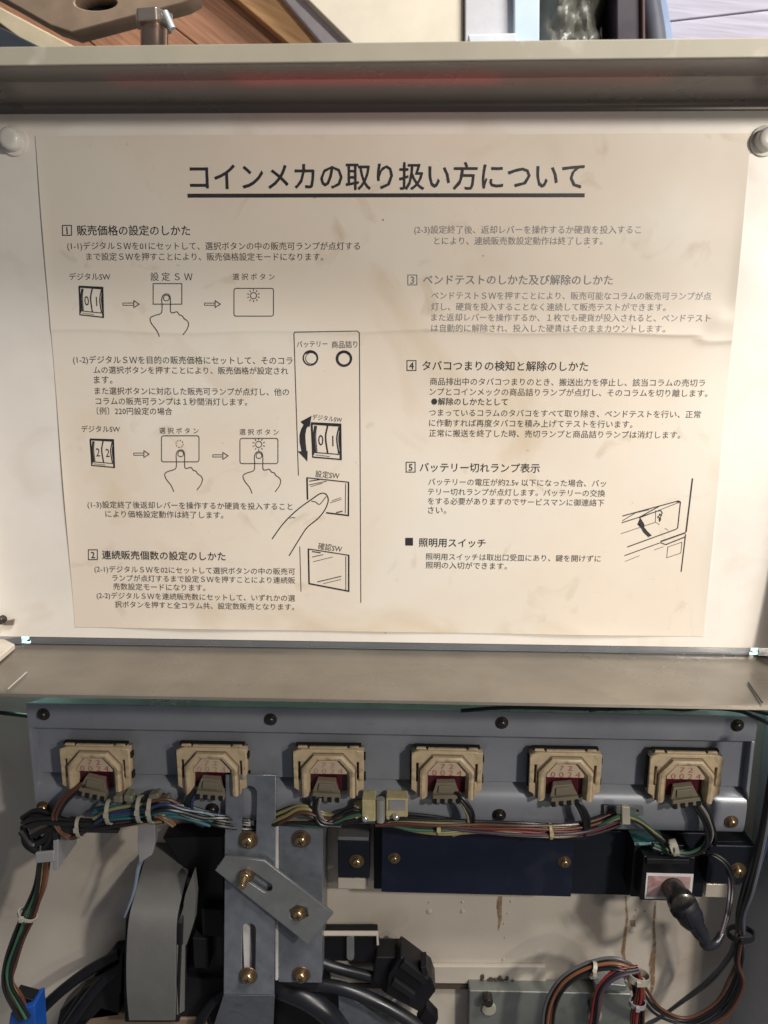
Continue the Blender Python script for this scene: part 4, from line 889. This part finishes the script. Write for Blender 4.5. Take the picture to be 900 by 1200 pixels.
bm = B(); a, b = W(446, 936, .009), W(446, 962, .009); tube(bm, [a, a.lerp(b, .33), a.lerp(b, .66), b], 5.2*PXM, 16); obj('clamp_band', bm, mat('satin_band', (0.45, 0.45, 0.42), 0.25, metal=0.6), tm, smooth=True)
for px, py in ((428, 959), (464, 957)):
    bm = B(); lathe(bm, [(4*PXM, 0), (4*PXM, .001), (2.5*PXM, .0022), (.5*PXM, .0026)], 16, W(px, py, .0115)); obj('terminal_screw', bm, M['steel_edge'], tm, smooth=True)
h4 = hth('loom of red, brown and yellow wires running along the top of the blue cover', (580, 968, Z1))
bundle([(440, 962, .006), (470, 962, .008), (510, 964, .009), (560, 968, .009), (610, 970, .009), (655, 974, .009), (690, 972, .008), (725, 960, .006)], ['red', 'brown', 'yellow', 'red', 'black', 'brown', 'black', 'black', 'purple', 'black', 'brown'], 1.6*PXM, h4, 1.2, seed=8, tw=.35)
bundle([(462, 966, .008), (485, 972, .010), (520, 974, .010), (560, 972, .008), (600, 975, .010), (660, 979, .009), (684, 974, .008)], ['yellow', 'yellow', 'green', 'yellow', 'black'], 1.6*PXM, h4, 1.0, seed=18)
for px, py in ((514, 969), (645, 974)): tie('cable_tie', px, py, .009, 9, M['yellowed'], h4, 0.1, 3)
bundle([(690, 974, .006), (705, 966, .008), (722, 958, .01), (736, 957, .010), (750, 963, .008), (768, 978, .006), (782, 990, .006)], ['yellow', 'black', 'green', 'black'], 1.5*PXM, h4, 0.9, seed=19)
cp = thing('cable_clip', 'small steel plate with two holes and a pale clip over the loom', 'clip', W(731, 950, 0.002))
me = plate_curve(Wp([(708, 944), (754, 946), (754, 956), (708, 955)], .0015), [[tuple(W(716+1.8*math.cos(a), 949.5+1.8*math.sin(a), .0015)[:2]) for a in [k*math.pi/5 for k in range(10)]], [tuple(W(747+1.8*math.cos(a), 950.5+1.8*math.sin(a), .0015)[:2]) for a in [k*math.pi/5 for k in range(10)]]], -.0005, .0015, .0002); obj('clip_plate', me, M['zincd'], cp)
bm = B(); polyp(bm, [(728.5, 945), (738.5, 946), (739, 967), (729, 967)], .010, .0135); obj('clip_band', bm, M['white_nylon'], cp, bevel=.0008)
# drop wires from each plug
def drop(lab, path, cols, seed):
    t = thing('plug_lead', lab, 'wires', W(*path[0]), 'leads hanging from the socket plugs'); bundle(path, cols, 1.75*PXM, t, 1.0, seed=seed)
drop('brown and black lead looping left from the leftmost plug', [(112, 914, .0), (96, 922, .006), (78, 936, .008), (67, 955, .008), (70, 970, .010), (84, 980, .008), (100, 972, .008)], ['brown', 'purple', 'black', 'brown'], 21)
drop('black lead curling down from the second plug behind the slotted bar', [(244, 920, .0), (229, 928, .006), (222, 942, .008), (226, 958, .006), (240, 966, .002)], ['black', 'black', 'blue', 'black'], 22)
drop('black lead dropping from the third plug into the yellow wires', [(380, 920, .0), (374, 934, .008), (371, 948, .008), (378, 962, .008), (400, 966, .006)], ['black', 'black', 'white', 'black'], 23)
drop('dark lead bending right from the fourth plug onto the blue cover', [(527, 924, .0), (538, 932, .008), (546, 944, .010), (551, 957, .010), (549, 972, .008), (530, 976, .006)], ['black', 'brown', 'black', 'yellow'], 24)
drop('dark lead bending right from the fifth plug', [(663, 928, .0), (676, 938, .008), (684, 950, .010), (687, 964, .010), (684, 979, .008), (664, 980, .006)], ['black', 'white', 'black', 'black'], 25)
drop('long grey and black lead looping from the sixth plug to the key switch', [(806, 928, .0), (819, 944, .008), (828, 960, .010), (832, 976, .010), (826, 992, .008), (808, 1001, .006), (786, 998, .004), (765, 990, .004)], ['black', 'green', 'white', 'black'], 26)
drop('black lead dropping straight from the right side of the sixth plug', [(816, 928, .0), (828, 946, .008), (835, 962, .010), (838, 980, .008), (836, 990, .004)], ['black', 'black'], 27)
wt = tie('cable_tie', 790, 993, .010, 9, M['white_nylon'], ks, 0.3, 7)
# left vertical loom
h5 = hth('multicoloured loom hanging down the left edge into the blue connector', (30, 1090, 0.005))
bundle([(54, 985, .0), (52, 1008, .004), (46, 1040, .006), (35, 1070, .006), (22, 1100, .008), (11, 1130, .008), (9, 1152, .010), (18, 1172, .012), (28, 1192, .012)], ['brown', 'red', 'yellow', 'black', 'orange', 'green', 'grey', 'brown', 'black', 'white', 'black'], 1.75*PXM, h5, 1.15, seed=31, tw=.25)
tie('cable_tie', 32, 1072, .007, 11, M['white_nylon'], h5, 1.1, 4)
tp = thing('grey_clip', 'grey sheet clip pinching the left loom just below its black bend', 'clip', W(52, 1005, 0.01))
bm = B(); polyp(bm, [(41, 1000), (63, 998), (63, 1010), (42, 1012)], .010, .0125); polyp(bm, [(62, 985), (68, 984), (68, 1020), (62, 1020)], -.02, .011); obj('clip_band', bm, M['tapegrey'], tp, bevel=.0006)
bc = thing('blue_connector', 'bright blue plastic connector at the lower left corner', 'connector', W(28, 1190, 0.01))
bm = B(); polyp(bm, [(12, 1188), (40, 1178), (43, 1225), (6, 1225)], -0.004, 0.013); obj('connector_shell', bm, M['blueconn'], bc, bevel=.0008)
bm = B(); polyp(bm, [(16, 1166), (38, 1172), (41, 1181), (15, 1189)], -0.002, 0.008); obj('connector_mouth', bm, M['black'], bc, bevel=.0006)
prop(wire('black_cable', [(-20, 833, .0), (8, 836, .0), (34, 839, -.002), (60, 842, -.01)], 2.6*PXM, M['blackr']), 'thin black cable entering from the left above the rail', 'cable', 'black cables')
prop(wire('black_cable', [(540, 833, .006), (600, 829, .008), (700, 831, .008), (800, 829, .006), (860, 832, .004), (884, 840, .004), (905, 850, .004)], 2.3*PXM, M['blackr']), 'thin black cable lying along the rail top under the ledge', 'cable', 'black cables')
prop(wire('black_cable', [(690, 833, .004), (740, 826, .006), (800, 832, .006), (850, 826, .006), (905, 838, .006)], 2.0*PXM, M['blackr']), 'second thin black cable winding over the first at the right end of the rail', 'cable', 'black cables')
for q in ([(60, 1235, -.01), (88, 1190, -.012), (120, 1150, -.016), (150, 1128, -.02)], [(20, 1215, .0), (60, 1172, -.01), (100, 1140, -.018), (140, 1118, -.024)], [(228, 1230, -.015), (238, 1190, -.012), (262, 1165, -.014), (300, 1172, -.016)]):
    prop(wire('black_cable', q, 7*PXM, M['black'], sides=12), {60: 'black cable in the dark corner left of the grey strap', 20: 'black cable slanting up from the blue connector', 228: 'black cable between the grey strap and the foot of the bar'}[q[0][0]], 'cable', 'black cables')
# right loom
h6 = hth('black and grey cables running down the right side wall through a black clip', (870, 1050, 0.03))
bundle([(915, 860, .036), (905, 920, .036), (893, 985, .036), (878, 1040, .034), (869, 1070, .028), (868, 1092, .02)], ['black', 'black', 'grey', 'black', 'blue'], 2.1*PXM, h6, 1.0, seed=33, tw=.15)
bundle([(868, 1090, .02), (869, 1120, .014), (860, 1150, .01), (842, 1178, .006), (805, 1196, .004), (770, 1184, .004), (752, 1160, .006), (742, 1138, .006), (720, 1128, .004), (688, 1132, .004), (662, 1150, .004), (648, 1180, .004), (644, 1215, .004)], ['black', 'white', 'black', 'brown'], 1.6*PXM, h6, 1.3, seed=34, tw=.2)
bundle([(868, 1092, .02), (856, 1120, .01), (832, 1150, -.01), (800, 1175, -.02), (770, 1196, -.03), (730, 1215, -.03)], ['grey', 'grey'], 1.9*PXM, h6, 2.2, seed=35, tw=.1)
bundle([(868, 1095, .02), (864, 1125, .016), (868, 1150, .012), (850, 1185, .01), (815, 1206, .01), (760, 1222, .01)], ['black', 'black', 'brown'], 1.7*PXM, h6, 1.6, seed=36, tw=.1)
tie('cable_clamp', 868, 1094, .02, 14, M['matt_black'], h6, 1.6, 7)
h7 = hth('arched loom of red, black and orange wires over the galvanised box', (720, 1150, 0.01))
bundle([(640, 1225, .006), (644, 1180, .006), (660, 1150, .008), (690, 1134, .01), (722, 1130, .012), (744, 1142, .012), (750, 1170, .012), (748, 1220, .012)], ['black', 'black', 'orange', 'brown', 'grey', 'black', 'black'], 1.7*PXM, h7, 1.3, seed=37, tw=.2)
bundle([(748, 1136, .014), (722, 1142, .016), (704, 1160, .016), (698, 1190, .016), (694, 1225, .016)], ['black', 'black', 'purple', 'red', 'brown'], 1.7*PXM, h7, 1.1, seed=38, tw=.2)
bundle([(748, 1140, .014), (750, 1165, .016), (744, 1195, .016), (750, 1225, .016)], ['red', 'orange', 'red', 'brown'], 1.7*PXM, h7, 1.0, seed=39, tw=.2)
tie('cable_tie', 748, 1145, .016, 12, M['white_nylon'], h7, 1.4, 9); tie('cable_tie', 694, 1136, .012, 9, M['white_nylon'], h7, -.3, 5); tie('cable_tie', 747, 1176, .016, 9, M['tapegrey'], h7, 1.5, 6)
bm = B(); polyp(bm, [(690, 1140), (701, 1139), (702, 1147), (692, 1148)], .01, .0128); obj('clip_foil', bm, M['steel_edge'], h7, bevel=.0005)

# ================================================================ BEYOND THE DOOR: WORKSHOP FLOOR CLUTTER
def wood(name, col, rot, fine=60, var=0.18, rough=0.5):
    return mat(name, col, rough, var=var, scale=fine, stretch=(0.05, 1, 1, rot), bump=0.2, bscale=120)
def deepbox(name, pix, z, th, m, par, bev=0.0015):
    bm = B(); polyp(bm, pix, z-th, z); return obj(name, bm, m, par, bevel=bev)
wb = thing('wooden_board', 'reddish brown grained boards lying beyond the top left of the door', 'boards', W(230, 20, -.30))
wm = wood('red_brown_wood', (0.34, 0.175, 0.105), 0.63, 420, .30)
edges_ = [(-190, 90), (-60, 90), (60, 100), (135, 90), (215, 90), (290, 90)]
for k, (x0, x1) in enumerate(((-150, -62), (-61, 60), (61, 180), (181, 290))):
    off = 105
    deepbox('board', [(x0-off*.9, -60), (x1-off*.9-1, -60), (x1+off-1, 95), (x0+off, 95)], -.30-0.001*(k % 2), .02, wm, wb, .001)
ws = thing('wooden_strip', 'orange tan wooden strip lying diagonally beside the reddish boards', 'wooden strip', W(345, 20, -.29))
deepbox('strip', [(232, -40), (292, -40), (405, 60), (425, 80), (372, 80)], -.285, .02, wood('orange_wood', (0.50, 0.29, 0.14), 0.48, 420, .22), ws)
wl = thing('lavender_strip', 'pale lavender grey strip between the tan wood and the cream panel', 'strip', W(385, 25, -.28))
deepbox('strip', [(295, -45), (335, -45), (430, 62), (415, 75), (398, 75)], -.275, .02, mat('lavender_paint', (0.50, 0.47, 0.52), .6, var=.12, scale=50), wl)
cr = thing('cream_panel', 'cream coloured board filling the gap behind the middle of the door edge', 'board', W(450, 20, -.27))
deepbox('panel', [(300, -60), (544, -60), (543, 90), (452, 90)], -.262, .02, mat('cream_board', (0.66, 0.61, 0.50), .6, var=.06, scale=30, bump=.2, bscale=150), cr)
gb = thing('glass_case', 'whitish plastic case with a pale blue edge between the cream board and the dark bag', 'case', W(590, 20, -.27))
deepbox('case_wall', [(545, -60), (601, -60), (602, 90), (545, 90)], -.255, .03, mat('milky_plastic', (0.55, 0.56, 0.60), .3, var=.05), gb)
deepbox('case_edge', [(602, -60), (633, -60), (632, 90), (603, 90)], -.245, .04, mat('pale_blue_plastic', (0.56, 0.68, 0.80), .25, var=.05), gb)
deepbox('case_foot', [(548, 40), (605, 38), (610, 60), (552, 62)], -.235, .02, mat('clear_rim', (0.70, 0.76, 0.80), .2), gb)
# crumpled dark bag
bgt = thing('plastic_bag', 'crumpled glossy dark grey plastic bag behind the door edge', 'bag', W(680, 20, -.26))
bm = B(); n = 34; G = []
from mathutils import noise
a, b = W(633, 90, -.25), W(727, -60, -.25)
for j in range(n+1):
    row = []
    for i in range(n+1):
        u, v = i/n, j/n; x = a.x+(b.x-a.x)*u; y = a.y+(b.y-a.y)*v
        z = -.252+0.02*noise.fractal(Vector((x*28, y*20, 3)), 1.0, 2.0, 5)+0.006*abs(noise.noise(Vector((x*60, y*30, 7))))-0.03*(2*u-1)**4
        row.append(bm.verts.new((x, y, z)))
    G.append(row)
for r0, r1 in zip(G, G[1:]):
    for i in range(n): bm.faces.new((r0[i], r0[i+1], r1[i+1], r1[i]))
low = [G[0], G[-1]]
for seq in (G[0], G[-1], [r_[0] for r_ in G], [r_[-1] for r_ in G]):
    lv = [bm.verts.new((v.co.x, v.co.y, -.33)) for v in seq]
    for i in range(len(seq)-1): bm.faces.new((seq[i], seq[i+1], lv[i+1], lv[i]))
obj('bag_skin', bm, mat('dark_bag_plastic', (0.10, 0.10, 0.085), .42, var=.1), bgt, smooth=True)
bt = thing('dark_post', 'dark purple black upright edge beside the grey planks', 'post', W(740, 20, -.25))
deepbox('post', [(722, -60), (752, -60), (753, 90), (723, 90)], -.238, .05, mat('dark_purple', (0.03, 0.022, 0.035), .45), bt)
deepbox('post_edge', [(752, -60), (756, -60), (757, 90), (753, 90)], -.233, .05, mat('brownish_edge', (0.10, 0.06, 0.055), .5), bt)
bg2 = thing('grey_sleeve', 'dark blue grey rubber sleeve between the post and the grey planks', 'sleeve', W(765, 25, -.24))
bm = B(); tube(bm, crom([W(758, -60, -.25), W(762, 0, -.25), W(768, 40, -.25), (W(772, 90, -.25))], 8), .0085, 16); obj('sleeve', bm, mat('bluegrey_rubber', (0.10, 0.11, 0.14), .4), bg2, smooth=True)
pk = thing('grey_planks', 'sunlit weathered grey planks with dark gaps at the top right', 'planks', W(840, 20, -.30))
pm = mat('grey_plank', (0.42, 0.41, 0.50), .5, var=.25, scale=260, stretch=(.04, 1, 1, 0.11), bump=.3, bscale=60)  # lavender of the sunlight is put into this plank colour
for k in range(5):
    y0 = -78+k*34
    def ln(px, base): return base-(px-800)*0.115
    deepbox('plank', [(745, ln(745, y0)), (960, ln(960, y0)), (960, ln(960, y0+32.6)), (745, ln(745, y0+32.6))], -.30, .02, pm, pk, .001)
bk = thing('blue_rod', 'blue lit frame edge lying on the planks at top right', 'frame', W(790, 20, -.28))
deepbox('frame_bar', [(757, -60), (772, -60), (792, 60), (790, 80), (776, 80)], -.278, .02, mat('blue_frame_paint', (0.25, 0.33, 0.50), .35), bk)  # one even blue base colour
# beam, steel bar, bolt on the left
bmn = thing('pale_beam', 'pale cream wooden beam slanting in at the top left corner', 'beam', W(40, 35, -.26))
deepbox('beam', [(-60, -20), (0, 8), (98, 60), (120, 80), (62, 80), (46, 62), (0, 28), (-60, 0)], -.245, .05, mat('pale_beam_wood', (0.72, 0.62, 0.43), .6, var=.1, scale=40), bmn)
bdk = thing('slate_sheet', 'dark slate blue sheet under the pale beam at the far top left', 'sheet', W(10, 45, -.25))
deepbox('sheet', [(-60, 20), (0, 31), (58, 60), (60, 85), (-60, 85)], -.235, .03, mat('slate_blue', (0.05, 0.06, 0.075), .4), bdk)
sbx = thing('steel_bar', 'heavy dark steel bar with an oval hole at the top left', 'bar', W(120, 10, -.14))
zz = -.14
me = plate_curve(Wp([(-60, -88), (230, -88), (229, -5), (215, 3), (84, 38), (60, 30), (0, -4), (-60, -36)], zz), [[tuple(W(112+25*math.cos(t), 3+9*math.sin(t), zz)[:2]) for t in [k*math.pi/9 for k in range(18)]]], zz-.02, zz, .001)
obj('bar_block', me, mat('dark_steel', (0.27, 0.20, 0.145), .42, metal=.15, var=.2, scale=50), sbx)  # brown reflection of the boards put into the steel's colour
bm = B(); c = W(112, 3, zz-.018); lathe(bm, [(.02, -.001), (.02, .001)], 24, c); obj('hole_floor', bm, M['black'], sbx)
bo_ = thing('levelling_bolt', 'hex nut and copper coloured bolt shank standing above the left of the door edge', 'bolt', W(181, 30, -.10))
def wp3(x, y, z): return W(x, y, z)
zz = -.10; u2 = (W(182, 30, zz)-W(181, 30, zz)).length
bm = B(); a, b = W(181, 27, zz), W(181, 120, zz); tube(bm, [a, a.lerp(b, .33), a.lerp(b, .66), b], 15.5*u2, 28); obj('bolt_shank', bm, mat('copper_steel', (0.42, 0.30, 0.24), .2, metal=.95, var=.1), bo_, smooth=True)
bm = B(); cN = W(181, 24, zz); rt = Matrix.Rotation(math.pi/2, 3, 'X')
for y0, y1, rr in ((17, 33, 23),):
    hp = [(rr*math.cos(math.radians(60*k+8)), rr*math.sin(math.radians(60*k+8))) for k in range(6)]
    r0 = [bm.verts.new((cN.x+x*u2, W(181, y0, zz).y, zz+z_*u2)) for x, z_ in hp]; r1 = [bm.verts.new((cN.x+x*u2, W(181, y1, zz).y, zz+z_*u2)) for x, z_ in hp]
    bm.faces.new(r0); bm.faces.new(r1[::-1])
    for k in range(6): bm.faces.new((r0[k], r0[(k+1) % 6], r1[(k+1) % 6], r1[k]))
obj('hex_nut', bm, mat('nut_metal', (0.50, 0.44, 0.38), .28, metal=.85), bo_, bevel=.0012)
bm = B(); a, b = W(193, 14, zz+.012), W(202, 34, zz+.012); tube(bm, [a, b], 4*u2, 10); obj('nut_cap', bm, mat('pale_cap', (.4, .45, .48), .3), bo_, smooth=True)
